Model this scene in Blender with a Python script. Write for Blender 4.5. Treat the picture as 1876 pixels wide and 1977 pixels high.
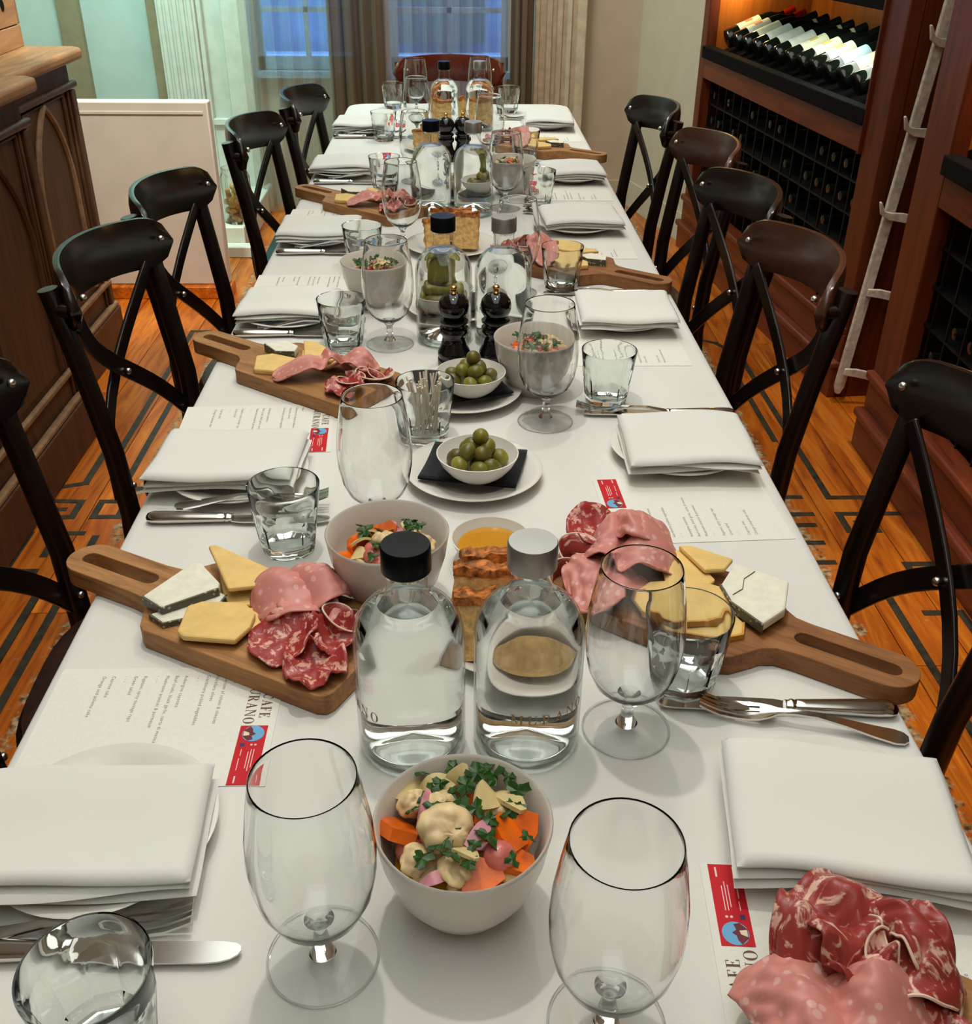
import bpy, math, random
from math import sin, cos, pi, radians as rad, sqrt
from mathutils import Vector, Matrix, noise

# ------------------------------------------------------------------ scene, camera, world, light
sc = bpy.context.scene
for o in list(bpy.data.objects):
    bpy.data.objects.remove(o, do_unlink=True)
COL = sc.collection
sc.view_settings.view_transform = 'Standard'
sc.view_settings.look = 'None'
sc.view_settings.gamma = 1.0
sc.view_settings.use_curve_mapping = False
sc.view_settings.exposure = 0.0
sc.cycles.max_bounces = 8
sc.cycles.diffuse_bounces = 2
sc.cycles.glossy_bounces = 4
sc.cycles.transmission_bounces = 8
sc.cycles.transparent_max_bounces = 24
sc.cycles.sample_clamp_indirect = 6.0
sc.cycles.use_denoising = True
sc.cycles.use_light_tree = False
sc.cycles.adaptive_threshold = 0.04

cam_d = bpy.data.cameras.new('camera')
cam = bpy.data.objects.new('camera', cam_d)
COL.objects.link(cam)
cam_d.sensor_fit = 'HORIZONTAL'
cam_d.sensor_width = 36.0
cam_d.lens = 1964.0 / 1876.0 * 36.0
cam_d.clip_start = 0.02
cam_d.clip_end = 60
cam.matrix_world = Matrix(((0.99962639, 0.00673603, -0.02648967, -0.00838),
                           (-0.02617499, 0.51499294, -0.85679469, 0.0),
                           (0.0078706, 0.85716795, 0.51497685, 1.39),
                           (0, 0, 0, 1)))
sc.camera = cam

world = bpy.data.worlds.new('dusk')
sc.world = world
world.use_nodes = True
bg = world.node_tree.nodes['Background']
bg.inputs['Color'].default_value = (0.20, 0.42, 0.74, 1)
bg.inputs['Strength'].default_value = 5.0


def light(name, kind, loc, energy, color, size=0.1, target=None, size_y=None, spot=None, blend=0.5):
    d = bpy.data.lights.new(name, kind)
    d.energy = energy
    d.color = color
    if kind == 'AREA':
        d.shape = 'RECTANGLE' if size_y else 'DISK'
        d.size = size
        if size_y:
            d.size_y = size_y
    else:
        d.shadow_soft_size = size
    if kind == 'SPOT':
        d.spot_size = rad(spot)
        d.spot_blend = blend
    o = bpy.data.objects.new(name, d)
    COL.objects.link(o)
    o.location = loc
    if target is not None:
        o.rotation_euler = (Vector(target) - Vector(loc)).to_track_quat('-Z', 'Y').to_euler()
    return o


WARM = (1.0, 0.99, 0.90)
# added wide area light standing in for bounce off the white ceiling
light('ceiling_bounce_fill', 'AREA', (0.0, 1.5, 2.86), 43, (0.955, 1.0, 0.955), 1.6, (0.0, 1.5, 0), size_y=4.8)
# row of ceiling downlights above the table
light('downlight_lamp', 'SPOT', (-0.12, 1.15, 2.75), 34, WARM, 0.03, (-0.02, 0.75, 0.75), spot=85, blend=0.7)
light('downlight_lamp', 'SPOT', (0.30, 1.85, 2.75), 17, WARM, 0.03, (0.05, 1.55, 0.75), spot=75, blend=0.7)
light('downlight_lamp', 'SPOT', (-0.10, 2.85, 2.75), 14, WARM, 0.03, (0.0, 2.7, 0.75), spot=70, blend=0.7)
light('downlight_lamp', 'SPOT', (0.05, 3.75, 2.75), 32, (1.0, 1.0, 0.95), 0.045, (0.02, 3.5, 0.75), spot=50, blend=0.7)
# narrow spots added to brighten the floor of each side aisle
for _x, _y, _e in ((1.02, 1.25, 75), (1.02, 2.35, 75), (-1.0, 1.75, 42), (-1.0, 2.9, 42)):
    light('aisle_floor_fill', 'SPOT', (_x, _y, 2.75), _e, (1.0, 0.92, 0.78), 0.05, (_x * 0.97, _y + 0.1, 0), spot=34, blend=0.35)
# unseen fills added to brighten the window wall and the white panel
light('window_wall_fill', 'AREA', (0.2, 4.6, 2.8), 26, (1.0, 0.92, 0.80), 0.2, (0.25, 5.5, 1.0), size_y=1.6)
light('white_panel_fill', 'SPOT', (-0.85, 2.7, 2.75), 170, (1.0, 0.96, 0.82), 0.05, (-1.25, 4.05, 0.42), spot=30, blend=0.6)
light('green_bay_light', 'AREA', (-1.35, 4.45, 2.3), 36, (0.54, 1.0, 0.96), 0.5, (-1.35, 5.4, 0.9), size_y=0.3)  # green tinted light on the bay, its source out of frame

# ------------------------------------------------------------------ helpers
class MB:
    """collects geometry for one mesh"""
    def __init__(s):
        s.v = []
        s.f = []

    def add(s, vs, fs):
        o = len(s.v)
        s.v += [tuple(p) for p in vs]
        s.f += [tuple(i + o for i in f) for f in fs]
        return s

    def box(s, x0, y0, z0, x1, y1, z1):
        vs = [(x, y, z) for z in (z0, z1) for y in (y0, y1) for x in (x0, x1)]
        return s.add(vs, [(0, 2, 3, 1), (4, 5, 7, 6), (0, 1, 5, 4), (2, 6, 7, 3), (0, 4, 6, 2), (1, 3, 7, 5)])

    def prism(s, poly, z0, z1, axis='z'):
        a = sum(poly[i][0] * poly[(i + 1) % len(poly)][1] - poly[(i + 1) % len(poly)][0] * poly[i][1] for i in range(len(poly)))
        if a < 0:
            poly = poly[::-1]
        n = len(poly)
        def P(p, z):
            return (p[0], p[1], z) if axis == 'z' else ((p[0], -z, p[1]) if axis == 'y' else (z, p[0], p[1]))
        vs = [P(p, z0) for p in poly] + [P(p, z1) for p in poly]
        fs = [tuple(range(n))[::-1], tuple(range(n, 2 * n))] + [(i, (i + 1) % n, n + (i + 1) % n, n + i) for i in range(n)]
        return s.add(vs, fs)

    def lathe(s, prof, n=32, cap0=True, cap1=True, fn=None):
        vs, fs = [], []
        m = len(prof)
        for r, z in prof:
            for k in range(n):
                a = 2 * pi * k / n
                rr = fn(r, z, a) if fn else r
                vs.append((rr * cos(a), rr * sin(a), z))
        for i in range(m - 1):
            for k in range(n):
                k2 = (k + 1) % n
                fs.append((i * n + k, i * n + k2, (i + 1) * n + k2, (i + 1) * n + k))
        if cap0:
            fs.append(tuple(range(n))[::-1])
        if cap1:
            fs.append(tuple((m - 1) * n + k for k in range(n)))
        return s.add(vs, fs)

    def tube(s, path, r, n=10, closed=False):
        path = [Vector(p) for p in path]
        m = len(path)
        rs = r if isinstance(r, (list, tuple)) else [r] * m
        vs, fs = [], []
        up = None
        for i, p in enumerate(path):
            if closed:
                t = (path[(i + 1) % m] - path[i - 1]).normalized()
            else:
                t = (path[min(i + 1, m - 1)] - path[max(i - 1, 0)]).normalized()
            if up is None:
                up = t.orthogonal().normalized()
            up = (up - t * up.dot(t)).normalized()
            w = t.cross(up)
            for k in range(n):
                a = 2 * pi * k / n
                vs.append(p + (up * cos(a) + w * sin(a)) * rs[i])
        for i in range(m if closed else m - 1):
            j = (i + 1) % m
            for k in range(n):
                k2 = (k + 1) % n
                fs.append((i * n + k, i * n + k2, j * n + k2, j * n + k))
        if not closed:
            fs.append(tuple(range(n))[::-1])
            fs.append(tuple((m - 1) * n + k for k in range(n)))
        return s.add(vs, fs)

    def ribbon(s, path, w, t, side):
        """rectangular section swept along a path; side = width direction (or list)"""
        path = [Vector(p) for p in path]
        m = len(path)
        ws = w if isinstance(w, (list, tuple)) else [w] * m
        vs, fs = [], []
        for i, p in enumerate(path):
            d = (path[min(i + 1, m - 1)] - path[max(i - 1, 0)]).normalized()
            sd = Vector(side[i] if isinstance(side, list) else side)
            sd = (sd - d * sd.dot(d)).normalized()
            nn = d.cross(sd)
            for a, b in ((-1, -1), (1, -1), (1, 1), (-1, 1)):
                vs.append(p + sd * (a * ws[i] / 2) + nn * (b * t / 2))
        for i in range(m - 1):
            for k in range(4):
                k2 = (k + 1) % 4
                fs.append((i * 4 + k, i * 4 + k2, i * 4 + 4 + k2, i * 4 + 4 + k))
        fs += [(3, 2, 1, 0), tuple((m - 1) * 4 + k for k in range(4))]
        return s.add(vs, fs)

    def ball(s, c, rx, ry=None, rz=None, n=14, m=9, fn=None):
        ry = rx if ry is None else ry
        rz = rx if rz is None else rz
        vs, fs = [], []
        for i in range(1, m):
            t = pi * i / m
            for k in range(n):
                a = 2 * pi * k / n
                d = Vector((sin(t) * cos(a), sin(t) * sin(a), cos(t)))
                q = fn(d) if fn else 1.0
                vs.append((c[0] + d.x * rx * q, c[1] + d.y * ry * q, c[2] + d.z * rz * q))
        top, bot = len(vs), len(vs) + 1
        qt = fn(Vector((0, 0, 1))) if fn else 1
        qb = fn(Vector((0, 0, -1))) if fn else 1
        vs += [(c[0], c[1], c[2] + rz * qt), (c[0], c[1], c[2] - rz * qb)]
        for i in range(m - 2):
            for k in range(n):
                k2 = (k + 1) % n
                fs.append((i * n + k, (i + 1) * n + k, (i + 1) * n + k2, i * n + k2))
        for k in range(n):
            k2 = (k + 1) % n
            fs.append((top, k, k2))
            fs.append((bot, (m - 2) * n + k2, (m - 2) * n + k))
        return s.add(vs, fs)

    def mesh(s, name, mat=None, smooth=40):
        me = bpy.data.meshes.new(name)
        me.from_pydata(s.v, [], s.f)
        me.validate()
        if smooth:
            me.polygons.foreach_set('use_smooth', [True] * len(me.polygons))
            if smooth < 180:
                me.set_sharp_from_angle(angle=rad(smooth))
        if mat:
            me.materials.append(mat)
        me.update()
        return me

    def build(s, name, mat=None, parent=None, loc=(0, 0, 0), rot=(0, 0, 0), smooth=40, bevel=0, seg=2):
        return place(name, s.mesh(name, mat, smooth), parent, loc, rot, bevel, seg)


def place(name, me, parent=None, loc=(0, 0, 0), rot=(0, 0, 0), bevel=0, seg=2):
    o = bpy.data.objects.new(name, me)
    COL.objects.link(o)
    if parent:
        o.parent = parent
    o.location = loc
    o.rotation_euler = rot
    if bevel:
        b = o.modifiers.new('edge', 'BEVEL')
        b.width = bevel
        b.segments = seg
        b.limit_method = 'ANGLE'
        b.angle_limit = rad(38)
    return o


def tag(o, label, cat, group=None, kind=None):
    o['label'] = label
    o['category'] = cat
    if group:
        o['group'] = group
    if kind:
        o['kind'] = kind
    return o


def thing(name, label, cat, loc=(0, 0, 0), rotz=0, group=None):
    o = bpy.data.objects.new(name, None)
    COL.objects.link(o)
    o.empty_display_size = 0.05
    o.location = loc
    o.rotation_euler = (0, 0, rotz)
    return tag(o, label, cat, group)


def structure(o):
    o['kind'] = 'structure'
    return o


def dup(src, loc, rotz, label, group=None, name=None):
    """copy a thing with its parts and sub-parts"""
    def rec(a, par):
        b = a.copy()
        COL.objects.link(b)
        if par is not None:
            b.parent = par
        for c in [x for x in bpy.data.objects if x.parent == a]:
            rec(c, b)
        return b
    r = rec(src, None)
    r.location = loc
    r.rotation_euler = (r.rotation_euler[0], r.rotation_euler[1], rotz)
    r['label'] = label
    if group:
        r['group'] = group
    return r


# ------------------------------------------------------------------ materials
def srgb(r, g, b):
    f = lambda c: (c / 255 / 12.92) if c / 255 <= 0.04045 else ((c / 255 + 0.055) / 1.055) ** 2.4
    return (f(r), f(g), f(b), 1)


class NT:
    def __init__(s, name):
        s.m = bpy.data.materials.new(name)
        s.m.use_nodes = True
        s.t = s.m.node_tree
        s.t.nodes.clear()
        s.out = s.t.nodes.new('ShaderNodeOutputMaterial')

    def n(s, kind, **kw):
        nd = s.t.nodes.new(kind)
        for k, v in kw.items():
            if k.startswith('i_'):
                key = k[2:]
                key = int(key) if key.isdigit() else key.replace('_', ' ')
                sock = nd.inputs[key]
                if hasattr(v, 'is_linked') or hasattr(v, 'links'):
                    s.t.links.new(v, sock)
                else:
                    sock.default_value = v
            else:
                setattr(nd, k, v)
        return nd

    def link(s, a, b):
        s.t.links.new(a, b)

    def ramp(s, fac, stops, interp='LINEAR'):
        r = s.t.nodes.new('ShaderNodeValToRGB')
        r.color_ramp.interpolation = interp
        e = r.color_ramp.elements
        while len(e) < len(stops):
            e.new(0.5)
        for q, (p, c) in zip(e, stops):
            q.position = p
            q.color = c if len(c) == 4 else (*c, 1)
        s.t.links.new(fac, r.inputs['Fac'])
        return r.outputs['Color']

    def mix(s, fac, a, b, mode='MIX'):
        x = s.t.nodes.new('ShaderNodeMix')
        x.data_type = 'RGBA'
        x.blend_type = mode
        for sock, v in ((x.inputs[0], fac), (x.inputs[6], a), (x.inputs[7], b)):
            if hasattr(v, 'links'):
                s.t.links.new(v, sock)
            else:
                sock.default_value = v
        return x.outputs[2]

    def coord(s, kind='Object', scale=(1, 1, 1), rot=(0, 0, 0), offset=None):
        tc = s.t.nodes.new('ShaderNodeTexCoord')
        mp = s.t.nodes.new('ShaderNodeMapping')
        mp.inputs['Scale'].default_value = scale
        mp.inputs['Rotation'].default_value = rot
        s.t.links.new(tc.outputs[kind], mp.inputs['Vector'])
        if offset is not None:
            s.t.links.new(offset, mp.inputs['Location'])
        return mp.outputs['Vector']

    def noise(s, vec, scale=5, detail=2, rough=0.55, dist=0.0):
        x = s.n('ShaderNodeTexNoise', i_Scale=scale, i_Detail=detail, i_Roughness=rough, i_Distortion=dist)
        s.link(vec, x.inputs['Vector'])
        return x.outputs['Fac']

    def bump(s, h, strength=0.3, dist=0.01):
        b = s.n('ShaderNodeBump', i_Strength=strength, i_Distance=dist)
        s.link(h, b.inputs['Height'])
        return b.outputs['Normal']

    def pbr(s, color, rough=0.5, metal=0.0, spec=0.5, normal=None, **kw):
        p = s.n('ShaderNodeBsdfPrincipled')
        for sock, v in (('Base Color', color), ('Roughness', rough), ('Metallic', metal), ('Specular IOR Level', spec)):
            if hasattr(v, 'links'):
                s.link(v, p.inputs[sock])
            else:
                p.inputs[sock].default_value = v
        for k, v in kw.items():
            p.inputs[k.replace('_', ' ')].default_value = v
        if normal is not None:
            s.link(normal, p.inputs['Normal'])
        s.link(p.outputs[0], s.out.inputs['Surface'])
        return s.m


def plain(name, col, rough=0.5, metal=0.0, spec=0.5, var=0.06, scale=30, bump=0.0, **kw):
    t = NT(name)
    v = t.coord()
    nz = t.noise(v, scale)
    lo = tuple(max(0, c * (1 - var * 2)) for c in col[:3]) + (1,)
    hi = tuple(min(1, c * (1 + var * 2)) for c in col[:3]) + (1,)
    c = t.ramp(nz, [(0.3, lo), (0.7, hi)])
    return t.pbr(c, rough, metal, spec, t.bump(nz, bump, 0.003) if bump else None, **kw)


def wood(name, dark, light_, axis=0, scale=6.0, stretch=14, rough=0.45, spec=0.4, rnd=True, knots=False, tone=0.25):
    t = NT(name)
    oi = t.n('ShaderNodeObjectInfo')
    sc_ = [scale * stretch / 4] * 3
    sc_[axis] = scale / 4
    if rnd:
        off = t.n('ShaderNodeVectorMath', operation='SCALE')
        t.link(oi.outputs['Random'], off.inputs['Scale'])
        off.inputs[0].default_value = (37, 53, 71)
        v = t.coord('Object', tuple(sc_), offset=off.outputs[0])
    else:
        v = t.coord('Object', tuple(sc_))
    g = t.noise(v, 1.0, 6, 0.6, 0.8)
    fine = t.noise(v, 6.0, 3, 0.6)
    mixf = t.n('ShaderNodeMath', operation='MULTIPLY_ADD', i_0=fine, i_1=0.35, i_2=g)
    col = t.ramp(mixf.outputs[0], [(0.42, dark), (0.62, tuple((a + b) / 2 for a, b in zip(dark, light_))), (0.86, light_)])
    if rnd:
        rr = t.n('ShaderNodeMapRange', i_To_Min=1 - tone, i_To_Max=1 + tone)
        t.link(oi.outputs['Random'], rr.inputs['Value'])
        hsv = t.n('ShaderNodeHueSaturation', i_Color=col)
        t.link(rr.outputs[0], hsv.inputs['Value'])
        col = hsv.outputs[0]
    return t.pbr(col, rough, 0, spec, t.bump(mixf.outputs[0], 0.12, 0.002))


def thin_glass(name, tint=(0.985, 0.99, 0.985), edge=0.62, ior=1.45, rough=0.0):
    """thin-walled clear glass: fresnel reflection over a lightly absorbing clear body"""
    t = NT(name)
    lw = t.n('ShaderNodeLayerWeight', i_Blend=0.5)
    e = tuple(c * edge for c in tint)
    c = t.ramp(lw.outputs['Facing'], [(0.0, tint), (0.55, tuple(x * 0.975 for x in tint)), (0.85, tuple(x * (0.55 + 0.45 * edge) for x in tint)), (1.0, e)])
    tr = t.n('ShaderNodeBsdfTransparent', i_Color=c)
    gl = t.n('ShaderNodeBsdfGlossy', i_Roughness=rough, i_Color=(1, 1, 1, 1))
    pw_ = t.n('ShaderNodeMath', operation='POWER', i_0=lw.outputs['Facing'], i_1=4.0)
    fr = t.n('ShaderNodeMath', operation='MULTIPLY_ADD', i_0=pw_.outputs[0], i_1=0.62, i_2=0.02)
    mx = t.n('ShaderNodeMixShader', i_0=fr.outputs[0])
    t.link(tr.outputs[0], mx.inputs[1])
    t.link(gl.outputs[0], mx.inputs[2])
    t.link(mx.outputs[0], t.out.inputs['Surface'])
    return t.m


def solid_glass(name, ior=1.45, clear=0.3, tint=(0.97, 0.985, 0.975, 1)):
    t = NT(name)
    g = t.n('ShaderNodeBsdfGlass', i_IOR=ior, i_Roughness=0.0, i_Color=tint)
    tr = t.n('ShaderNodeBsdfTransparent', i_Color=tint)
    mx = t.n('ShaderNodeMixShader', i_0=clear)
    t.link(g.outputs[0], mx.inputs[1])
    t.link(tr.outputs[0], mx.inputs[2])
    t.link(mx.outputs[0], t.out.inputs['Surface'])
    return t.m


def cloth_mat(name, col, scale=900, rough=0.85, bump=0.15):
    t = NT(name)
    v = t.coord()
    n1 = t.noise(v, 7, 2)
    n2 = t.noise(v, scale, 0)
    c = t.ramp(n1, [(0.3, tuple(x * 0.955 for x in col[:3])), (0.7, col[:3])])
    b = t.n('ShaderNodeBump', i_Strength=bump, i_Distance=0.0006)
    t.link(n2, b.inputs['Height'])
    return t.pbr(c, rough, 0, 0.25, b.outputs[0], Sheen_Weight=0.15)


def marble_meat(name, red, fat, scale, thr, warp=1.2, rough=0.38, dark=None, stretch=(1, 1, 1)):
    """cured meat: red lean with pale fat veins or flecks"""
    t = NT(name)
    v = t.coord('Object', stretch)
    nz = t.noise(v, scale, 5, 0.6, warp)
    n2 = t.noise(v, scale * 0.35, 3)
    lean = t.mix(n2, dark or tuple(x * 0.55 for x in red[:3]) + (1,), red)
    f = t.ramp(nz, [(thr, (0, 0, 0, 1)), (thr + 0.07, (1, 1, 1, 1))])
    c = t.mix(f, lean, fat)
    return t.pbr(c, rough, 0, 0.5, t.bump(nz, 0.25, 0.002))


def spotted_meat(name, pink, fat, scale, size, amt=0.42):
    t = NT(name)
    v = t.coord()
    vo = t.n('ShaderNodeTexVoronoi', i_Scale=scale, i_Randomness=1.0)
    t.link(v, vo.inputs['Vector'])
    wob = t.noise(v, scale * 1.3, 3)
    add = t.n('ShaderNodeMath', operation='MULTIPLY_ADD', i_0=wob, i_1=0.35, i_2=vo.outputs['Distance'])
    f = t.ramp(add.outputs[0], [(size, (amt, amt, amt, 1)), (size + 0.09, (0, 0, 0, 1))])
    n2 = t.noise(v, 18, 4)
    lean = t.mix(n2, tuple(x * 0.82 for x in pink[:3]) + (1,), pink)
    c = t.mix(f, lean, fat)
    return t.pbr(c, 0.45, 0, 0.4, None)


M = {}
M['cloth'] = cloth_mat('tablecloth_linen', srgb(236, 232, 225))
M['napkin'] = cloth_mat('napkin_cotton', srgb(238, 235, 228), 1500)
M['black_napkin'] = cloth_mat('black_paper_napkin', srgb(26, 27, 33), 700)
M['china'] = plain('white_china', srgb(232, 226, 216), 0.18, 0, 0.5, 0.01)
M['bowl_china'] = plain('white_bowl_glaze', srgb(226, 219, 208), 0.2, 0, 0.5, 0.01)
M['paper'] = plain('menu_paper', srgb(240, 236, 225), 0.75, 0, 0.2, 0.012, 300)
M['red_card'] = plain('red_print', srgb(206, 22, 34), 0.6, 0, 0.3, 0.03)
M['ink'] = plain('grey_ink', srgb(120, 112, 104), 0.8)
M['title_ink'] = plain('brown_title_ink', srgb(112, 74, 56), 0.7)
M['white_ink'] = plain('white_ink', srgb(244, 214, 208), 0.8)
M['sky_print'] = plain('blue_print', srgb(110, 178, 222), 0.6)
M['maroon_print'] = plain('maroon_print', srgb(110, 22, 34), 0.6)
M['cream_print'] = plain('cream_print', srgb(232, 214, 180), 0.6)
M['navy_print'] = plain('navy_print', srgb(32, 44, 92), 0.6)
M['gold_ink'] = plain('gold_ink', srgb(150, 118, 62), 0.5)
M['steel'] = plain('polished_steel', (0.62, 0.6, 0.57, 1), 0.13, 1.0, 0.5, 0.02, 60)
M['steel_dark'] = plain('steel_edge', (0.45, 0.43, 0.41, 1), 0.22, 1.0, 0.5, 0.02, 60)
M['wine_glass'] = solid_glass('wine_glass_crystal', 1.47, 0.0, (0.985, 0.988, 0.984, 1))
M['tumbler'] = solid_glass('tumbler_glass', 1.46, 0.0, (0.97, 0.985, 0.975, 1))
M['bottle_glass'] = thin_glass('bottle_glass', (0.975, 0.985, 0.978), 0.52)
M['water'] = solid_glass('still_water', 1.33, 0.0, (0.985, 0.992, 0.988, 1))
M['bottle_base'] = solid_glass('bottle_base_glass', 1.5, 0.55, (0.95, 0.975, 0.955, 1))
M['cap_black'] = plain('black_cap', (0.004, 0.004, 0.005, 1), 0.28, 0, 0.12)
M['cap_silver'] = plain('silver_cap', (0.40, 0.39, 0.37, 1), 0.42, 0.9, 0.5, 0.02)
M['mill_black'] = plain('black_lacquer', (0.006, 0.005, 0.005, 1), 0.09, 0, 0.6)
M['brass'] = plain('brass', (0.72, 0.45, 0.18, 1), 0.2, 1.0)
M['chair'] = wood('espresso_wood', srgb(14, 9, 7), srgb(30, 20, 15), 2, 6, 10, 0.24, 0.5, tone=0.1)
M['chair_sheen'] = wood('brown_sheen_chair_wood', srgb(48, 26, 18), srgb(84, 50, 36), 1, 6, 10, 0.25, 0.5, tone=0.1)  # dark chair wood coloured brown to stand in for reflections on the rails
M['chair_lit'] = wood('lit_chair_wood', srgb(70, 22, 12), srgb(116, 44, 24), 0, 6, 10, 0.25, 0.5, tone=0.05)  # same chair wood, reddened in colour for the light at the head seat
M['seat'] = plain('brown_leather', srgb(50, 31, 24), 0.38, 0, 0.5, 0.12, 40, 0.1)
M['rivet'] = plain('steel_rivet', (0.6, 0.57, 0.52, 1), 0.25, 1.0)
M['board'] = wood('board_beech', srgb(122, 78, 42), srgb(186, 134, 84), 0, 34, 8, 0.55, 0.25, tone=0.12)
M['board_dark'] = wood('board_walnut', srgb(106, 64, 34), srgb(166, 112, 68), 0, 34, 8, 0.55, 0.25, tone=0.05)
M['cheese'] = plain('yellow_cheese', srgb(238, 198, 122), 0.5, 0, 0.35, 0.035, 60, 0.06)
M['cheese_rind'] = plain('cheese_rind', srgb(214, 152, 62), 0.55, 0, 0.3, 0.06, 60)
M['goat'] = plain('white_goat_cheese', srgb(240, 234, 214), 0.65, 0, 0.25, 0.03, 90, 0.3)
M['ash'] = spotted_meat('ash_rind', srgb(98, 96, 80), srgb(206, 202, 182), 190, 0.40, 0.75)
M['mortadella'] = spotted_meat('mortadella', srgb(226, 146, 134), srgb(248, 214, 202), 95, 0.40)
M['salami'] = marble_meat('salami', srgb(186, 62, 58), srgb(232, 172, 152), 130, 0.53, 0.5)
M['coppa'] = marble_meat('coppa', srgb(180, 68, 60), srgb(234, 188, 166), 46, 0.53, 1.5)
M['fat'] = plain('fat_rim', srgb(236, 208, 186), 0.4, 0, 0.45, 0.05, 50)
M['olive'] = plain('green_olive', srgb(112, 108, 36), 0.34, 0, 0.45, 0.2, 30)
M['olive_b'] = plain('yellow_green_olive', srgb(136, 128, 44), 0.34, 0, 0.45, 0.2, 30)
M['olive_c'] = plain('brown_green_olive', srgb(104, 92, 36), 0.36, 0, 0.45, 0.2, 30)
M['thin_glass'] = thin_glass('thin_foot_glass', (0.988, 0.99, 0.986), 0.35)
M['oil'] = plain('olive_oil', srgb(206, 142, 26), 0.06, 0, 0.5, 0.03, 10)
M['carrot'] = plain('carrot', srgb(236, 106, 16), 0.3, 0, 0.5, 0.1, 60, 0.08)
M['cauli'] = plain('cauliflower', srgb(226, 196, 146), 0.45, 0, 0.4, 0.14, 70, 0.4)
M['fennel'] = plain('fennel', srgb(226, 202, 142), 0.35, 0, 0.45, 0.08, 50)
M['shallot'] = plain('pickled_shallot', srgb(222, 146, 156), 0.25, 0, 0.5, 0.2, 60)
M['radish'] = plain('pink_radish', srgb(220, 116, 104), 0.25, 0, 0.5, 0.2, 40)
M['parsley'] = plain('parsley', srgb(40, 76, 22), 0.4, 0, 0.4, 0.3, 160)
M['bread_crust'] = plain('bread_crust', srgb(176, 104, 46), 0.6, 0, 0.3, 0.42, 130, 0.8)
M['bread'] = plain('focaccia_crumb', srgb(238, 186, 118), 0.75, 0, 0.2, 0.14, 150, 0.5)
M['pick'] = plain('pale_toothpick_wood', srgb(242, 228, 204), 0.7, 0, 0.2, 0.05)

# ------------------------------------------------------------------ room materials
M['wall_cream'] = plain('cream_wall_paint', srgb(206, 190, 166), 0.8, 0, 0.2, 0.02, 8)
M['wall_pale'] = plain('pale_wall_paint', srgb(196, 208, 196), 0.8, 0, 0.2, 0.02, 8)
M['ceiling'] = plain('ceiling_paint', srgb(236, 230, 220), 0.9, 0, 0.1, 0.01, 5)
M['trim_white'] = plain('white_gloss_trim', srgb(222, 220, 204), 0.45, 0, 0.4, 0.03, 20)
M['trim_tan'] = plain('tan_trim', srgb(150, 134, 104), 0.6, 0, 0.3, 0.05, 20)
M['pilaster'] = plain('distressed_cream_paint', srgb(206, 188, 158), 0.6, 0, 0.3, 0.07, 24)
M['window_frame'] = plain('blue_grey_window_paint', srgb(150, 176, 205), 0.5)
M['pane'] = thin_glass('window_pane_glass', (0.93, 0.96, 0.98), 0.7)
M['facade'] = plain('street_facade', srgb(96, 132, 168), 0.8, 0, 0.2, 0.12, 3)
M['facade_ledge'] = plain('pale_street_ledge', srgb(190, 208, 235), 0.8)
M['white_panel'] = plain('white_painted_board', srgb(232, 220, 204), 0.55, 0, 0.3, 0.03, 6)
M['paint_black'] = plain('dark_floor_paint', srgb(50, 44, 30), 0.5, 0, 0.4, 0.3, 40)
M['paint_teal'] = plain('teal_floor_paint', srgb(32, 62, 62), 0.5)
M['mahogany'] = wood('mahogany', srgb(70, 26, 12), srgb(118, 52, 24), 2, 13, 10, 0.35, 0.45, tone=0.08)
M['mahogany_h'] = wood('mahogany_rail', srgb(78, 30, 14), srgb(128, 58, 28), 1, 13, 10, 0.35, 0.45, tone=0.08)
M['honey'] = wood('honey_veneer', srgb(140, 78, 26), srgb(190, 118, 50), 2, 5, 10, 0.45, 0.3, tone=0.05)
M['rack_black'] = plain('black_wire', (0.006, 0.0055, 0.005, 1), 0.5, 0.0, 0.25)
M['void'] = plain('dark_rack_back', (0.006, 0.005, 0.005, 1), 0.9)
M['old_oak'] = wood('old_oak', srgb(56, 34, 20), srgb(98, 64, 40), 2, 15, 9, 0.5, 0.35, tone=0.08)
M['old_oak_top'] = wood('worn_oak_top', srgb(116, 78, 44), srgb(178, 132, 84), 1, 15, 9, 0.5, 0.3, tone=0.05)
M['oak_pale_edge'] = plain('pale_oak_edge', srgb(150, 116, 84), 0.5, 0, 0.3, 0.12, 40)  # paler oak for the plinth, rail and small arch mouldings
M['crate'] = wood('pine_crate', srgb(158, 112, 74), srgb(204, 158, 114), 1, 5, 9, 0.7, 0.2, tone=0.1)
M['peg_white'] = plain('chalky_white_paint', srgb(214, 200, 180), 0.7, 0, 0.2, 0.12, 60, 0.4)


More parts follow.
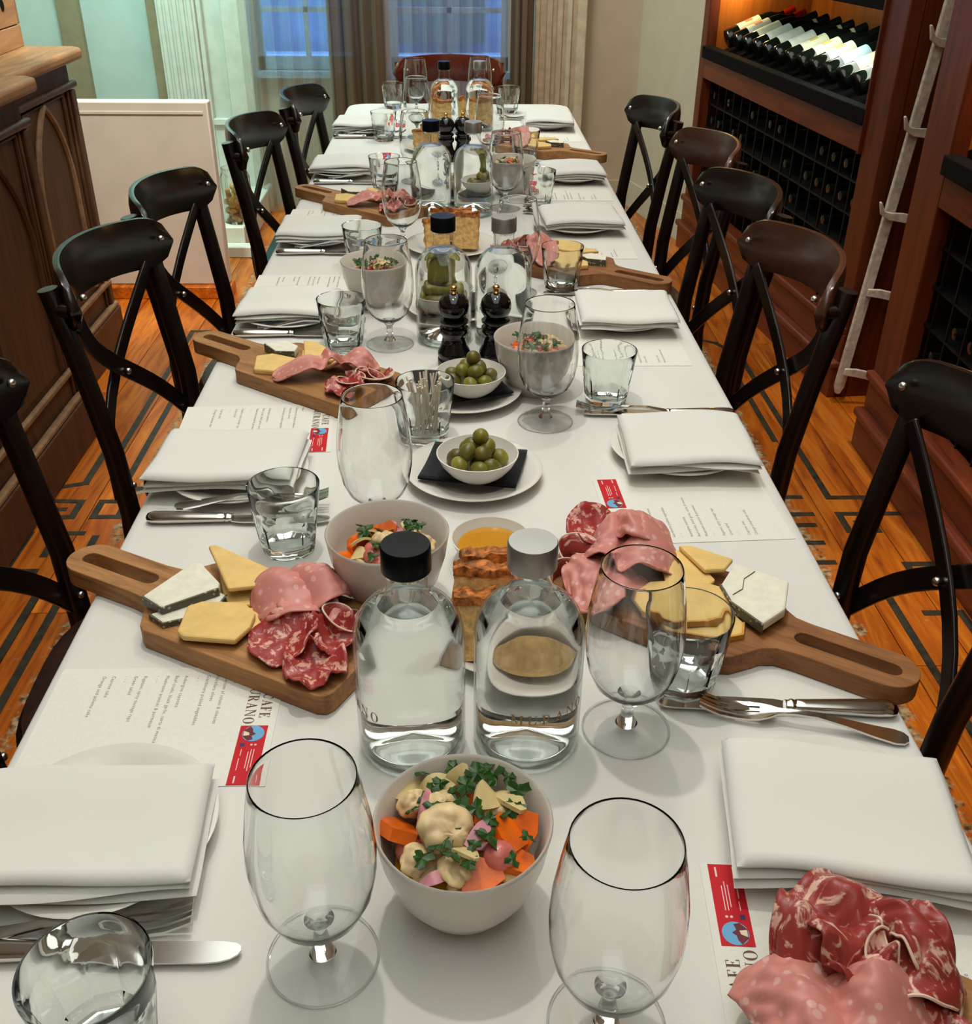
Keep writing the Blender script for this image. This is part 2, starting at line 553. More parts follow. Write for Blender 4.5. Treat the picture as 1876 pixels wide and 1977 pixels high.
def floor_mat():
    t = NT('orange_pine_boards')
    oi = t.n('ShaderNodeObjectInfo')
    off = t.n('ShaderNodeVectorMath', operation='SCALE')
    t.link(oi.outputs['Random'], off.inputs['Scale'])
    off.inputs[0].default_value = (31, 57, 19)
    v = t.coord('Object', (26, 2.2, 26), offset=off.outputs[0])
    g = t.noise(v, 1.0, 6, 0.62, 1.6)
    col = t.ramp(g, [(0.3, srgb(142, 62, 12)), (0.5, srgb(204, 104, 22)), (0.75, srgb(236, 144, 44))])
    rr = t.n('ShaderNodeMapRange', i_To_Min=0.72, i_To_Max=1.15)
    t.link(oi.outputs['Random'], rr.inputs['Value'])
    hs = t.n('ShaderNodeHueSaturation', i_Color=col)
    t.link(rr.outputs[0], hs.inputs['Value'])
    # scuffs worn through the varnish along the trodden edge of the table
    ge = t.n('ShaderNodeNewGeometry')
    sep = t.n('ShaderNodeSeparateXYZ')
    t.link(ge.outputs['Position'], sep.inputs[0])
    ab = t.n('ShaderNodeMath', operation='ABSOLUTE')
    t.link(sep.outputs['X'], ab.inputs[0])
    d = t.n('ShaderNodeMath', operation='SUBTRACT', i_0=ab.outputs[0], i_1=0.88)
    d2 = t.n('ShaderNodeMath', operation='ABSOLUTE')
    t.link(d.outputs[0], d2.inputs[0])
    band = t.n('ShaderNodeMapRange', i_From_Min=0.03, i_From_Max=0.0, i_To_Min=0.0, i_To_Max=1.0)
    t.link(d2.outputs[0], band.inputs['Value'])
    wn = t.noise(ge.outputs['Position'], 26, 6, 0.7)
    wf = t.n('ShaderNodeMath', operation='MULTIPLY_ADD', i_0=band.outputs[0], i_1=0.22, i_2=wn)
    wear = t.ramp(wf.outputs[0], [(0.62, (0, 0, 0, 1)), (0.74, (1, 1, 1, 1))])
    grime = t.noise(ge.outputs['Position'], 60, 3)
    wc = t.ramp(grime, [(0.35, srgb(70, 52, 32)), (0.6, srgb(196, 168, 124))])
    c = t.mix(wear, hs.outputs[0], wc)
    return t.pbr(c, 0.33, 0, 0.45, t.bump(g, 0.1, 0.002))


M['floor'] = floor_mat()

# ------------------------------------------------------------------ shell of the room
floor = structure(MB().box(-2.4, -1.6, -0.06, 1.9, 5.6, -0.022).build('floor', M['paint_black'], smooth=0))
rng = random.Random(4)
pw = 0.138
plank_me = {}
k = 0
x = -2.36
while x < 1.85:
    y = -1.6 - rng.random() * 1.2
    while y < 5.6:
        L = rng.choice((1.6, 2.1, 2.6))
        y0, y1 = max(y, -1.6), min(y + L, 5.6)
        if y1 - y0 > 0.05:
            key = round(y1 - y0, 2)
            if key not in plank_me:
                plank_me[key] = MB().box(-pw / 2 + 0.0012, -key / 2 + 0.001, -0.022, pw / 2 - 0.0012, key / 2 - 0.001, 0).mesh('plank', M['floor'], 0)
            place('plank', plank_me[key], floor, (x + pw / 2, (y0 + y1) / 2, 0))
        y += L
    x += pw


def paint_line(name, pts, w=0.019, mat='paint_black'):
    m = MB()
    z = 0.0007
    for a, b in zip(pts, pts[1:]):
        a, b = Vector(a), Vector(b)
        d = (b - a).normalized()
        n = Vector((-d.y, d.x)) * w / 2
        e = d * w / 2
        q = [a - e - n, b + e - n, b + e + n, a - e + n]
        z += 0.00012
        m.prism([(p.x, p.y) for p in q], 0.0001, z)
    return m.build(name, M[mat], floor, smooth=0)


RK = [[(0.87, 3.55), (0.94, 3.51), (1.0, 3.38), (1.0, 2.376), (1.095, 2.376), (1.095, 2.30)],
      [(1.178, 2.29), (1.0, 2.29), (1.0, 2.205), (1.075, 2.205), (1.075, 2.245), (1.035, 2.245)],
      [(1.178, 2.29), (1.178, 2.05), (1.09, 2.05), (1.09, 1.968), (0.995, 1.968), (0.995, 1.25)],
      [(0.945, 3.3), (0.945, 2.72)],
      [(0.845, 2.42), (0.845, 2.06), (0.91, 2.06)], [(0.845, 2.38), (0.92, 2.38)], [(0.86, 2.29), (0.925, 2.29)],
      [(0.87, 2.235), (0.915, 2.235)], [(0.845, 2.15), (0.91, 2.15)], [(1.06, 1.85), (1.14, 1.85), (1.14, 1.3)]]
LK = [[(-0.94, 3.64), (-1.0, 3.64), (-1.0, 2.66), (-1.04, 2.66), (-1.04, 2.48), (-1.1, 2.46)],
      [(-0.93, 3.2), (-0.93, 2.45), (-0.86, 2.45)],
      [(-1.1, 2.385), (-1.02, 2.38), (-1.02, 2.30), (-1.085, 2.30)], [(-1.085, 2.34), (-1.055, 2.34)],
      [(-0.965, 2.38), (-0.9, 2.38), (-0.9, 2.3), (-0.965, 2.3), (-0.965, 2.36)], [(-1.1, 2.22), (-1.1, 2.05), (-1.03, 2.05)],
      [(-0.97, 2.22), (-1.03, 2.22), (-1.03, 2.12)], [(-1.06, 1.98), (-0.99, 1.98), (-0.99, 1.2)], [(-0.93, 2.2), (-0.93, 1.3)]]
for p in RK + LK:
    paint_line('painted_key_border', p)
paint_line('painted_teal_band', [(-0.86, 4.5), (-0.86, 5.1)], 0.05, 'paint_teal')
paint_line('painted_teal_band', [(-0.97, 4.62), (-0.80, 4.38)], 0.04, 'paint_teal')

structure(MB().box(-2.4, -1.6, 2.95, 1.9, 5.6, 3.0).build('ceiling', M['ceiling'], smooth=0))
structure(MB().box(-2.45, -1.6, 0, -2.4, 5.6, 3).build('wall_left', M['wall_cream'], smooth=0))
structure(MB().box(1.85, -1.6, 0, 1.9, 5.6, 3).build('wall_right', M['wall_cream'], smooth=0))
structure(MB().box(-2.4, -1.65, 0, 1.9, -1.6, 3).build('wall_front', M['wall_cream'], smooth=0))
# back wall with two window openings
WZ0, WZ1 = 0.66, 2.5
m = MB()
m.box(-1.0, 5.5, 0, 0.37, 5.6, WZ0).box(-1.0, 5.5, WZ1, 0.37, 5.6, 3)
m.box(-0.49, 5.5, WZ0, -0.33, 5.6, WZ1).box(0.25, 5.5, WZ0, 0.37, 5.6, WZ1).box(-1.0, 5.5, WZ0, -0.99, 5.6, WZ1)
m.box(0.37, 5.5, 0, 1.9, 5.6, 3)
structure(m.build('wall_back', M['wall_cream'], smooth=0))
structure(MB().box(-2.4, 5.46, 0, -1.0, 5.6, 3).build('wall_back_bay', M['wall_pale'], smooth=0))
# angled wall pier between the back wall and the wine cabinet
structure(MB().prism([(0.905, 5.5), (1.06, 4.80), (1.85, 4.80), (1.85, 5.5)], 0, 2.95).build('wall_pier', M['wall_cream'], smooth=0))
structure(MB().prism([(0.895, 5.5), (1.05, 4.80), (1.06, 4.80), (0.905, 5.5)], 0, 0.13).build('baseboard_right', M['wall_cream'], smooth=0))
structure(MB().box(0.62, 5.485, 0, 0.905, 5.5, 0.13).build('baseboard_back', M['wall_cream'], smooth=0))


def window(i, x0, x1):
    r = structure(MB().box(x0 - 0.01, 5.44, WZ0 - 0.03, x1 + 0.01, 5.56, WZ0).build(f'window_{i}', M['window_frame'], smooth=0))
    m = MB()
    for a, b, c, d in ((x0, x0 + 0.035, WZ0, WZ1), (x1 - 0.035, x1, WZ0, WZ1), (x0, x1, WZ1 - 0.04, WZ1), (x0, x1, WZ0, WZ0 + 0.06)):
        m.box(a, 5.52, c, b, 5.56, d)
    m.build('window_frame', M['window_frame'], r, smooth=0)
    xm = (x0 + x1) / 2
    MB().box(xm - 0.012, 5.525, WZ0, xm + 0.012, 5.55, WZ1).build('muntin', M['window_frame'], r, smooth=0)
    for z in (0.93, 1.4, 1.9):
        MB().box(x0, 5.525, z - 0.012, x1, 5.55, z + 0.012).build('muntin', M['window_frame'], r, smooth=0)
    zs = [WZ0 + 0.06, 0.93, 1.4, 1.9, WZ1 - 0.04]
    for a, b in zip(zs, zs[1:]):
        for c, d in ((x0 + 0.035, xm), (xm, x1 - 0.035)):
            MB().box(c, 5.536, a, d, 5.54, b).build('pane', M['pane'], r, smooth=0)
    return r


window(1, -0.99, -0.49)
window(2, -0.33, 0.25)
# the building across the street, seen dimly through the panes
fac = structure(MB().box(-5, 8.2, -1.5, 5, 8.6, 4).build('exterior_facade', M['facade'], smooth=0))
for z in (-0.9, -0.2, 0.35, 1.1, 2.2):
    MB().box(-5, 8.0, z, 5, 8.2, z + 0.08).build('ledge', M['facade_ledge'], fac, smooth=0)
for i in range(5):
    MB().box(-4.2 + i * 1.8, 8.1, 0.5, -3.4 + i * 1.8, 8.2, 1.05).build('facade_window', M['paint_teal'], fac, smooth=0)

# white window bay: fluted pilaster, recessed shutter panel and reveal
bay = structure(MB().box(-1.47, 5.38, 0, -1.42, 5.46, 2.95).build('trim_1', M['trim_tan'], smooth=0))
pil = structure(MB().box(-1.42, 5.36, 0, -1.24, 5.46, 2.95).build('trim_2', M['trim_white'], smooth=0))
for i in range(5):
    MB().box(-1.41 + i * 0.034, 5.352, 0.2, -1.388 + i * 0.034, 5.36, 2.9).build('flute', M['trim_white'], pil, bevel=0.004)
shut = structure(MB().box(-1.24, 5.42, 0, -1.0, 5.47, 2.95).build('trim_3', M['trim_white'], smooth=0))
MB().box(-1.24, 5.385, 0, -1.215, 5.42, 2.95).build('stile', M['trim_white'], shut, bevel=0.004)
MB().box(-1.125, 5.385, 0, -1.0, 5.42, 2.95).build('stile', M['trim_white'], shut, bevel=0.004)
MB().box(-1.215, 5.385, 0, -1.125, 5.42, 0.42).build('bottom_rail', M['trim_white'], shut, bevel=0.004)
MB().box(-1.215, 5.37, 0.42, -1.125, 5.42, 0.45).build('panel_bead', M['trim_white'], shut, bevel=0.004)
st = structure(MB().box(-1.9, 5.42, 0, -1.80, 5.46, 2.95).build('trim_4', M['trim_tan'], smooth=0))
step = structure(MB().box(-1.5, 4.62, 0, -0.97, 5.46, 0.12).build('trim_5', M['trim_white'], bevel=0.006))
MB().box(-1.5, 4.55, 0, -0.92, 4.62, 0.05).build('step_nosing', M['trim_white'], step, bevel=0.005)

# cream fluted pilaster right of the windows
p2 = structure(MB().box(0.37, 5.38, 0, 0.62, 5.5, 2.95).build('trim_6', M['pilaster'], smooth=0))
for a, b in ((0.37, 0.395), (0.425, 0.455), (0.475, 0.505), (0.525, 0.55), (0.575, 0.62)):
    MB().box(a, 5.365, 0, b, 5.38, 2.95).build('flute', M['pilaster'], p2, bevel=0.005)


# curtains -----------------------------------------------------------
def fabric(name, col, alpha):
    t = NT(name)
    v = t.coord('Object', (60, 60, 2))
    nz = t.noise(v, 2.0, 4)
    c = t.ramp(nz, [(0.3, tuple(x * 0.8 for x in col[:3])), (0.7, col[:3])])
    d = t.n('ShaderNodeBsdfDiffuse', i_Color=c)
    tl = t.n('ShaderNodeBsdfTranslucent', i_Color=c)
    m1 = t.n('ShaderNodeMixShader', i_0=0.4)
    t.link(d.outputs[0], m1.inputs[1])
    t.link(tl.outputs[0], m1.inputs[2])
    tr = t.n('ShaderNodeBsdfTransparent')
    m2 = t.n('ShaderNodeMixShader', i_0=alpha)
    t.link(tr.outputs[0], m2.inputs[1])
    t.link(m1.outputs[0], m2.inputs[2])
    t.link(m2.outputs[0], t.out.inputs['Surface'])
    return t.m


M['sheer'] = fabric('sheer_voile', srgb(206, 202, 178), 0.42)
M['sheer_grey'] = fabric('sheer_grey_voile', srgb(196, 184, 184), 0.50)
M['drape'] = fabric('brown_drape', srgb(136, 112, 88), 0.96)


def curtain(label, x0, x1, mat, folds, amp, y=5.32, seed=0):
    rg = random.Random(seed)
    n, mz = int(folds * 14), 12
    ph = [rg.uniform(-0.6, 0.6) for _ in range(8)]
    vs, fs = [], []
    for j in range(mz + 1):
        z = 0.015 + 2.6 * j / mz
        for i in range(n + 1):
            u = i / n
            a = u * folds * 2 * pi
            w = amp * (sin(a + ph[0] + 0.3 * sin(z * 1.7 + ph[1])) + 0.4 * sin(a * 0.53 + ph[2]) + 0.25 * sin(2 * a + ph[3]))
            vs.append((x0 + (x1 - x0) * u + 0.006 * sin(a * 1.3 + ph[4]), y + w, z))
    for j in range(mz):
        for i in range(n):
            q = j * (n + 1) + i
            fs.append((q, q + 1, q + n + 2, q + n + 1))
    o = MB().add(vs, fs).build('curtain', M[mat], smooth=180)
    return tag(o, label, 'curtain', 'window curtains')


curtain('pale green-grey sheer curtain over the window beside the white bay', -1.03, -0.60, 'sheer', 5, 0.022, seed=1)
curtain('opaque brown curtain hanging between the two windows', -0.62, -0.35, 'drape', 4, 0.022, seed=2)
curtain('grey sheer curtain over the window behind the head chair', -0.35, 0.235, 'sheer_grey', 8, 0.018, seed=3)
curtain('gathered brown curtain against the cream fluted pilaster', 0.255, 0.365, 'drape', 3, 0.02, 5.31, seed=4)

# white painted board standing on a wooden plinth behind the chairs
wb = thing('white_panel', 'large white painted board standing on the floor beside the oak sideboard', 'board', (-1.22, 4.07, 0))
MB().box(-0.42, -0.04, 0.05, 0.29, 0.02, 0.745).build('panel_body', M['white_panel'], wb, bevel=0.006)
MB().box(-0.40, -0.045, 0.70, 0.27, -0.04, 0.712).build('raised_edge', M['white_panel'], wb, bevel=0.002)
MB().box(-0.42, -0.07, 0, 0.30, 0.03, 0.05).build('wooden_base', M['floor'], wb, bevel=0.004)

# ------------------------------------------------------------------ wine cabinets along the aisle
def wine_bottle_mesh(glass):
    return MB().lathe([(0.0, 0.006), (0.028, 0.0), (0.036, 0.003), (0.038, 0.01), (0.038, 0.175), (0.034, 0.20), (0.018, 0.228), (0.0145, 0.245), (0.0145, 0.298), (0.0, 0.30)], 20, False, False).mesh('bottle_body', glass, 50)


M['wine_dark'] = plain('dark_wine_bottle', (0.006, 0.009, 0.006, 1), 0.07, 0, 0.6)
M['void'] = plain('matt_black', (0.006, 0.005, 0.005, 1), 0.8, 0, 0.08)
M['foil_red'] = plain('red_foil', srgb(196, 40, 26), 0.35, 0.2)
M['foil_dark'] = plain('dark_green_foil', srgb(22, 30, 24), 0.4, 0.2)
M['foil_cream'] = plain('cream_foil', srgb(226, 226, 176), 0.4, 0.1)
M['label_white'] = plain('white_wine_label', srgb(236, 240, 226), 0.6)
M['label_cream'] = plain('cream_wine_label', srgb(232, 232, 200), 0.6)
M['label_pink'] = plain('pink_wine_label', srgb(236, 178, 152), 0.6)
M['label_blue'] = plain('pale_blue_wine_label', srgb(178, 214, 226), 0.6)
M['label_red'] = plain('red_label_print', srgb(226, 120, 96), 0.6)
M['label_gold'] = plain('yellow_label_print', srgb(214, 190, 110), 0.6)


def arc_panel(r, a0, a1, z0, z1, t=0.0006, n=12, top=None):
    vs, fs = [], []
    for i in range(n + 1):
        a = a0 + (a1 - a0) * i / n
        zt = z1 if top is None else z1 + top * sin(pi * i / n)
        for rr in (r, r + t):
            vs += [(rr * cos(a), rr * sin(a), z0), (rr * cos(a), rr * sin(a), zt)]
    for i in range(n):
        b = i * 4
        fs += [(b + 2, b + 6, b + 7, b + 3), (b, b + 1, b + 5, b + 4), (b + 1, b + 3, b + 7, b + 5), (b, b + 4, b + 6, b + 2)]
    fs += [(0, 2, 3, 1), (n * 4, n * 4 + 1, n * 4 + 3, n * 4 + 2)]
    return MB().add(vs, fs)


BOT = wine_bottle_mesh(M['wine_dark'])
FOIL = {k: MB().lathe([(0.0152, 0.252), (0.0156, 0.255), (0.0156, 0.300), (0.0, 0.3015)], 16, False, False).mesh('foil_cap', M[k], 40) for k in ('foil_red', 'foil_dark', 'foil_cream')}
BAND = MB().lathe([(0.0150, 0.222), (0.0162, 0.225), (0.0158, 0.250), (0.0150, 0.252)], 16, False, False).mesh('neck_band', M['foil_cream'], 40)
LAB = {k: arc_panel(0.0384, rad(95), rad(265), 0.055, 0.150).mesh('bottle_label', M[k], 60) for k in ('label_white', 'label_cream', 'label_pink', 'label_blue')}
PRN = {k: arc_panel(0.0391, rad(150), rad(205), 0.09, 0.12).mesh('label_print', M[k], 60) for k in ('label_red', 'label_gold')}


def cabinet(label, loc, rotz, y0, y1, lit, seed, far=0.07):
    """wine cabinet: local x runs into the wall, y along the aisle front"""
    c = thing('wine_cabinet', label, 'cabinet', loc, rotz)
    D = 0.48
    # posts
    MB().box(0, y0, 0, 0.045, y0 + 0.12, 2.3).build('stile', M['mahogany'], c, bevel=0.004)
    MB().box(0, y1 - far, 0, 0.045, y1, 2.3).build('stile', M['mahogany'], c, bevel=0.004)
    MB().box(-0.012, y0 + 0.118, 0.745, 0.03, y0 + 0.128, 2.3).build('stile_bead', M['mahogany'], c, bevel=0.002)
    MB().box(0.045, y0, 0, D, y0 + 0.03, 2.3).build('side_panel', M['mahogany'], c)
    MB().box(0.045, y1 - 0.03, 0, D, y1, 0.8).build('side_panel', M['mahogany'], c)
    MB().box(0.045, y1 - 0.03, 0.80, D, y1, 2.3).build('side_panel', M['honey'], c)
    MB().box(D - 0.02, y0 + 0.03, 0, D, y1 - 0.03, 2.3).build('back_panel', M['honey'], c)
    # base with two stepped mouldings
    MB().box(-0.02, y0, 0, 0.03, y1, 0.10).build('plinth', M['mahogany_h'], c, bevel=0.003)
    MB().box(-0.035, y0 - 0.005, 0.10, 0.03, y1, 0.125).build('base_moulding', M['mahogany_h'], c, bevel=0.008)
    MB().box(-0.005, y0, 0.125, 0.035, y1, 0.215).build('base_rail', M['mahogany_h'], c, bevel=0.002)
    MB().box(-0.02, y0, 0.215, 0.045, y1, 0.24).build('base_moulding', M['mahogany_h'], c, bevel=0.006)
    # ledge and upper shelf
    MB().box(0.0, y0 + 0.12, 0.745, 0.05, y1 - far, 0.825).build('front_rail', M['mahogany_h'], c, bevel=0.003)
    MB().box(-0.015, y0 + 0.12, 0.825, 0.03, y1 - far, 0.872).build('display_ledge', M['void'], c, bevel=0.003)
    MB().box(0.03, y0 + 0.03, 0.80, D - 0.02, y1 - 0.03, 0.83).build('display_shelf', M['trim_white'], c)
    MB().box(0.01, y0 + 0.03, 1.13, D - 0.02, y1 - 0.03, 1.20).build('upper_shelf', M['void'], c)
    # inclined bottle cradle
    MB().prism([(0.03, 0.83), (0.40, 0.83), (0.40, 0.972), (0.06, 0.838)], -(y1 - 0.04), -(y0 + 0.04), 'y').build('bottle_cradle', M['void'], c)
    # rack below
    MB().box(0.34, y0 + 0.12, 0.24, 0.36, y1 - far, 0.745).build('rack_back', M['void'], c)
    ys, zs = [], [0.24 + 0.101 * i for i in range(6)]
    y = y0 + 0.13
    while y < y1 - far:
        ys.append(y)
        MB().box(0.035, y - 0.003, 0.24, 0.041, y + 0.003, 0.745).build('rack_rod', M['rack_black'], c)
        y += 0.094
    for z in zs[1:-1]:
        MB().box(0.035, y0 + 0.12, z - 0.003, 0.30, y1 - far, z + 0.003).build('rack_bar', M['rack_black'], c)
    return c, ys, zs


RA, RB = rad(5.8), rad(-1.2)
cabA, ysA, zsA = cabinet('mahogany wine cabinet with a lit shelf of sloping bottles, beyond the white peg rail', (1.22, 3.03, 0), RA, 0, 1.74, True, 1)
cabB, ysB, zsB = cabinet('near mahogany wine cabinet with a tall black bottle rack beside the aisle', (1.19, 2.70, 0), RB, -2.6, 0, False, 2, 0.17)


def loc_in(c, p):
    return Matrix.Translation(c.location) @ Matrix.Rotation(c.rotation_euler[2], 4, 'Z') @ Vector(p)


def display_bottle(c, y, label, foil, lab, prn, band, group):
    o = thing('wine_bottle', label, 'bottle', loc_in(c, (0.062, y, 0.902)), 0, group)
    o.rotation_euler = (Matrix.Rotation(c.rotation_euler[2], 4, 'Z') @ Matrix.Rotation(rad(68), 4, 'Y')).to_euler()
    place('bottle_body', BOT, o)
    place('foil_cap', FOIL[foil], o)
    lb = place('bottle_label', LAB[lab], o)
    if prn:
        place('label_print', PRN[prn], lb)
    if band:
        place('neck_band', BAND, o)


SHOW = [('foil_red', 'label_white', 'label_red', 0, 'farthest'), ('foil_red', 'label_white', 'label_red', 0, 'second'),
        ('foil_dark', 'label_cream', None, 0, 'third'), ('foil_dark', 'label_white', None, 1, 'fourth'), ('foil_dark', 'label_white', None, 0, 'fifth'),
        ('foil_dark', 'label_white', None, 1, 'sixth'), ('foil_dark', 'label_cream', 'label_gold', 1, 'seventh'), ('foil_dark', 'label_cream', 'label_gold', 0, 'eighth'),
        ('foil_dark', 'label_cream', 'label_gold', 0, 'ninth'), ('foil_dark', 'label_blue', None, 0, 'tenth'), ('foil_dark', 'label_pink', None, 0, 'eleventh'),
        ('foil_dark', 'label_cream', None, 0, 'twelfth'), ('foil_dark', 'label_cream', None, 0, 'thirteenth')]
for i, (f, l, p, b, w) in enumerate(SHOW):
    display_bottle(cabA, 1.60 - i * 0.112, f"{w} bottle from the window end on the lit wine shelf, {l.split('_')[1]} label, {f.split('_')[1]} foil", f, l, p, b, 'bottles on the lit wine shelf')

# bottles lying in the dark racks, only their ends showing
rng = random.Random(9)
NUM = 'one two three four five six seven eight nine ten eleven twelve thirteen fourteen fifteen sixteen seventeen eighteen nineteen twenty twenty-one twenty-two twenty-three twenty-four twenty-five twenty-six twenty-seven twenty-eight'.split()
for c, ys, zs, who, g in ((cabA, ysA, zsA, 'rack under the lit shelf', 'bottles racked under the lit shelf'),
                          (cabB, ysB, zsB, 'rack of the near cabinet', 'bottles racked in the near cabinet')):
    for yi in range(len(ys) - 1):
        for zi in range(5):
            if rng.random() < 0.45 or (c is cabB and ys[yi] < -1.25):
                continue
            zc = zs[zi] + 0.0415
            o = place('racked_bottle', BOT, None, loc_in(c, (0.33, (ys[yi] + ys[yi + 1]) / 2, zc)))
            o.rotation_euler = (Matrix.Rotation(c.rotation_euler[2], 4, 'Z') @ Matrix.Rotation(rad(-90), 4, 'Y')).to_euler()
            row = ('bottom', 'second lowest', 'middle', 'second highest', 'top')[zi]
            tag(o, f'bottle end, {row} row, column {NUM[yi]} from near end, {who}', 'bottle', g)

# lamps built into the lit display shelf
p = loc_in(cabA, (0.10, 0.85, 1.122))
q = loc_in(cabA, (0.16, 0.85, 0.9))
light('shelf_strip_lamp', 'AREA', p, 2.2, (0.93, 1.0, 0.86), 0.05, q, size_y=1.3).rotation_euler[2] = RA
light('shelf_end_lamp', 'POINT', loc_in(cabA, (0.12, 1.62, 1.10)), 1.6, (1.0, 0.66, 0.22), 0.02)
light('near_shelf_lamp', 'POINT', loc_in(cabB, (0.25, -0.25, 1.08)), 2.0, (1.0, 0.60, 0.22), 0.03)

# white peg rail leaning on the cabinet end
pr = thing('peg_rail', 'white painted upright rail with cross pegs at the end of the wine cabinet', 'peg rail', (1.212, 2.985, 0))
lean = lambda z: 0.0 + z * 0.082
MB().ribbon([(lean(z), 0, z) for z in (0.035, 0.06, 0.3, 0.8, 1.3, 1.9)], [0.014, 0.032, 0.032, 0.032, 0.032, 0.032], 0.016, (1, 0, 0)).build('upright', M['peg_white'], pr, bevel=0.003)
for z, hook in ((0.115, 0), (0.375, 0), (0.605, 1), (0.84, 1), (1.07, 1), (1.32, 1)):
    px = lean(z)
    pth = [(px + 0.115, -0.03, z - 0.016), (px + 0.03, -0.022, z), (px - 0.005, -0.018, z + 0.002)]
    if hook:
        pth += [(px - 0.030, -0.024, z + 0.014), (px - 0.044, -0.030, z + 0.046)]
    ws = [0.026, 0.026, 0.022] + ([0.014, 0.006] if hook else [])
    MB().ribbon(pth, ws, 0.012, (0, 0, 1) if not hook else [(0, 0, 1), (0, 0, 1), (0.3, 0, 1), (0.8, 0, 0.6), (1, 0, 0.2)]).build('peg', M['peg_white'], pr, bevel=0.002)

# ------------------------------------------------------------------ oak sideboard with gothic panels
sb = thing('sideboard', 'dark oak breakfront sideboard with pointed gothic arch panels and a worn top', 'sideboard', (-1.24, 2.4, 0))


def ogive(yc, w, z0, zs, za, n=10):
    pts = [(yc - w, z0), (yc - w, zs)]
    for i in range(1, n + 1):
        a = rad(180 - 60 * i / n)
        pts.append((yc + w + 2 * w * cos(a), zs + (za - zs) * sin(a) / sin(rad(60))))
    left = pts
    right = [(2 * yc - y, z) for y, z in left[:-1]][::-1]
    return left + right


def side_section(x, y0, y1, top, arches, deep):
    MB().box(x - deep, y0, 0.14, x, y1, top - 0.035).build('carcass', M['old_oak'], sb, bevel=0.003)
    MB().box(x - deep, y0 - 0.01, 0, x + 0.025, y1 + 0.02, 0.14).build('plinth', M['old_oak'], sb, bevel=0.004)
    MB().box(x, y0 - 0.01, 0.14, x + 0.022, y1 + 0.016, 0.158).build('plinth_moulding', M['oak_pale_edge'], sb, bevel=0.006)
    MB().box(x, y0, 0.225, x + 0.016, y1, 0.243).build('lower_rail_edge', M['oak_pale_edge'], sb, bevel=0.005)
    MB().prism([(x - deep, y0), (x + 0.05, y0), (x + 0.05, y1 + 0.02), (x + 0.02, y1 + 0.05), (x - deep, y1 + 0.05)], top - 0.035, top).build('top', M['old_oak_top'], sb, bevel=0.012, seg=3)
    MB().box(x, y0, top - 0.115, x + 0.02, y1 + 0.012, top - 0.095).build('frieze_moulding', M['old_oak'], sb, bevel=0.006)
    MB().box(x, y1 - 0.035, 0.16, x + 0.014, y1, top - 0.12).build('corner_stile', M['old_oak'], sb, bevel=0.004)
    MB().box(x, y1 - 0.06, 0.16, x + 0.008, y1 - 0.048, top - 0.12).build('bead', M['old_oak'], sb, bevel=0.003)
    for yc, w in arches:
        pts = ogive(yc, w, 0.26, 0.58, top - 0.13)
        MB().tube([(x + 0.004, y, z) for y, z in pts], 0.011, 8).build('arch_moulding', M['oak_pale_edge'] if w < 0.15 else M['old_oak'], sb)
        MB().prism([(y, z) for y, z in pts], x - 0.004, x + 0.003, 'x').build('arch_panel', M['old_oak'], sb)
        z1 = top - 0.125
        MB().tube([(x + 0.004, yc - w - 0.03, 0.25), (x + 0.004, yc - w - 0.03, z1), (x + 0.004, yc + w + 0.03, z1), (x + 0.004, yc + w + 0.03, 0.25)], 0.006, 6).build('panel_bead', M['old_oak'], sb)


side_section(0.12, -3.2, 0.38, 1.0, [(0.10, 0.17), (-0.38, 0.17), (-0.86, 0.17)], 0.55)
side_section(0.0, 0.38, 1.12, 0.985, [(0.84, 0.145), (0.5, 0.10)], 0.43)

for i, (z, h, lab) in enumerate(((0.985, 0.062, 'small pine box on the sideboard top under the box with a hole'), (1.050, 0.10, 'pine wine box with a round hole stacked on the sideboard'))):
    b = thing('wooden_box', lab, 'box', (-1.53, 3.30, z), rad(3), 'pine boxes on the sideboard')
    MB().box(-0.17, -0.25, 0, 0.17, -0.235, h).build('side_board', M['crate'], b, bevel=0.002)
    MB().box(-0.17, 0.235, 0, 0.17, 0.25, h).build('side_board', M['crate'], b, bevel=0.002)
    MB().box(-0.17, -0.235, 0, -0.155, 0.235, h).build('end_board', M['crate'], b, bevel=0.002)
    MB().box(0.155, -0.235, 0, 0.17, 0.235, h).build('end_board', M['crate'], b, bevel=0.002)
    MB().box(-0.155, -0.235, 0, 0.155, 0.235, 0.012).build('bottom_board', M['crate'], b)
    if i:
        MB().lathe([(0.0, 0), (0.016, 0), (0.016, 0.003), (0.0, 0.003)], 16, False, False).build('grip_hole', M['void'], b, (0.1685, 0.12, 0.06), (0, pi / 2, 0))

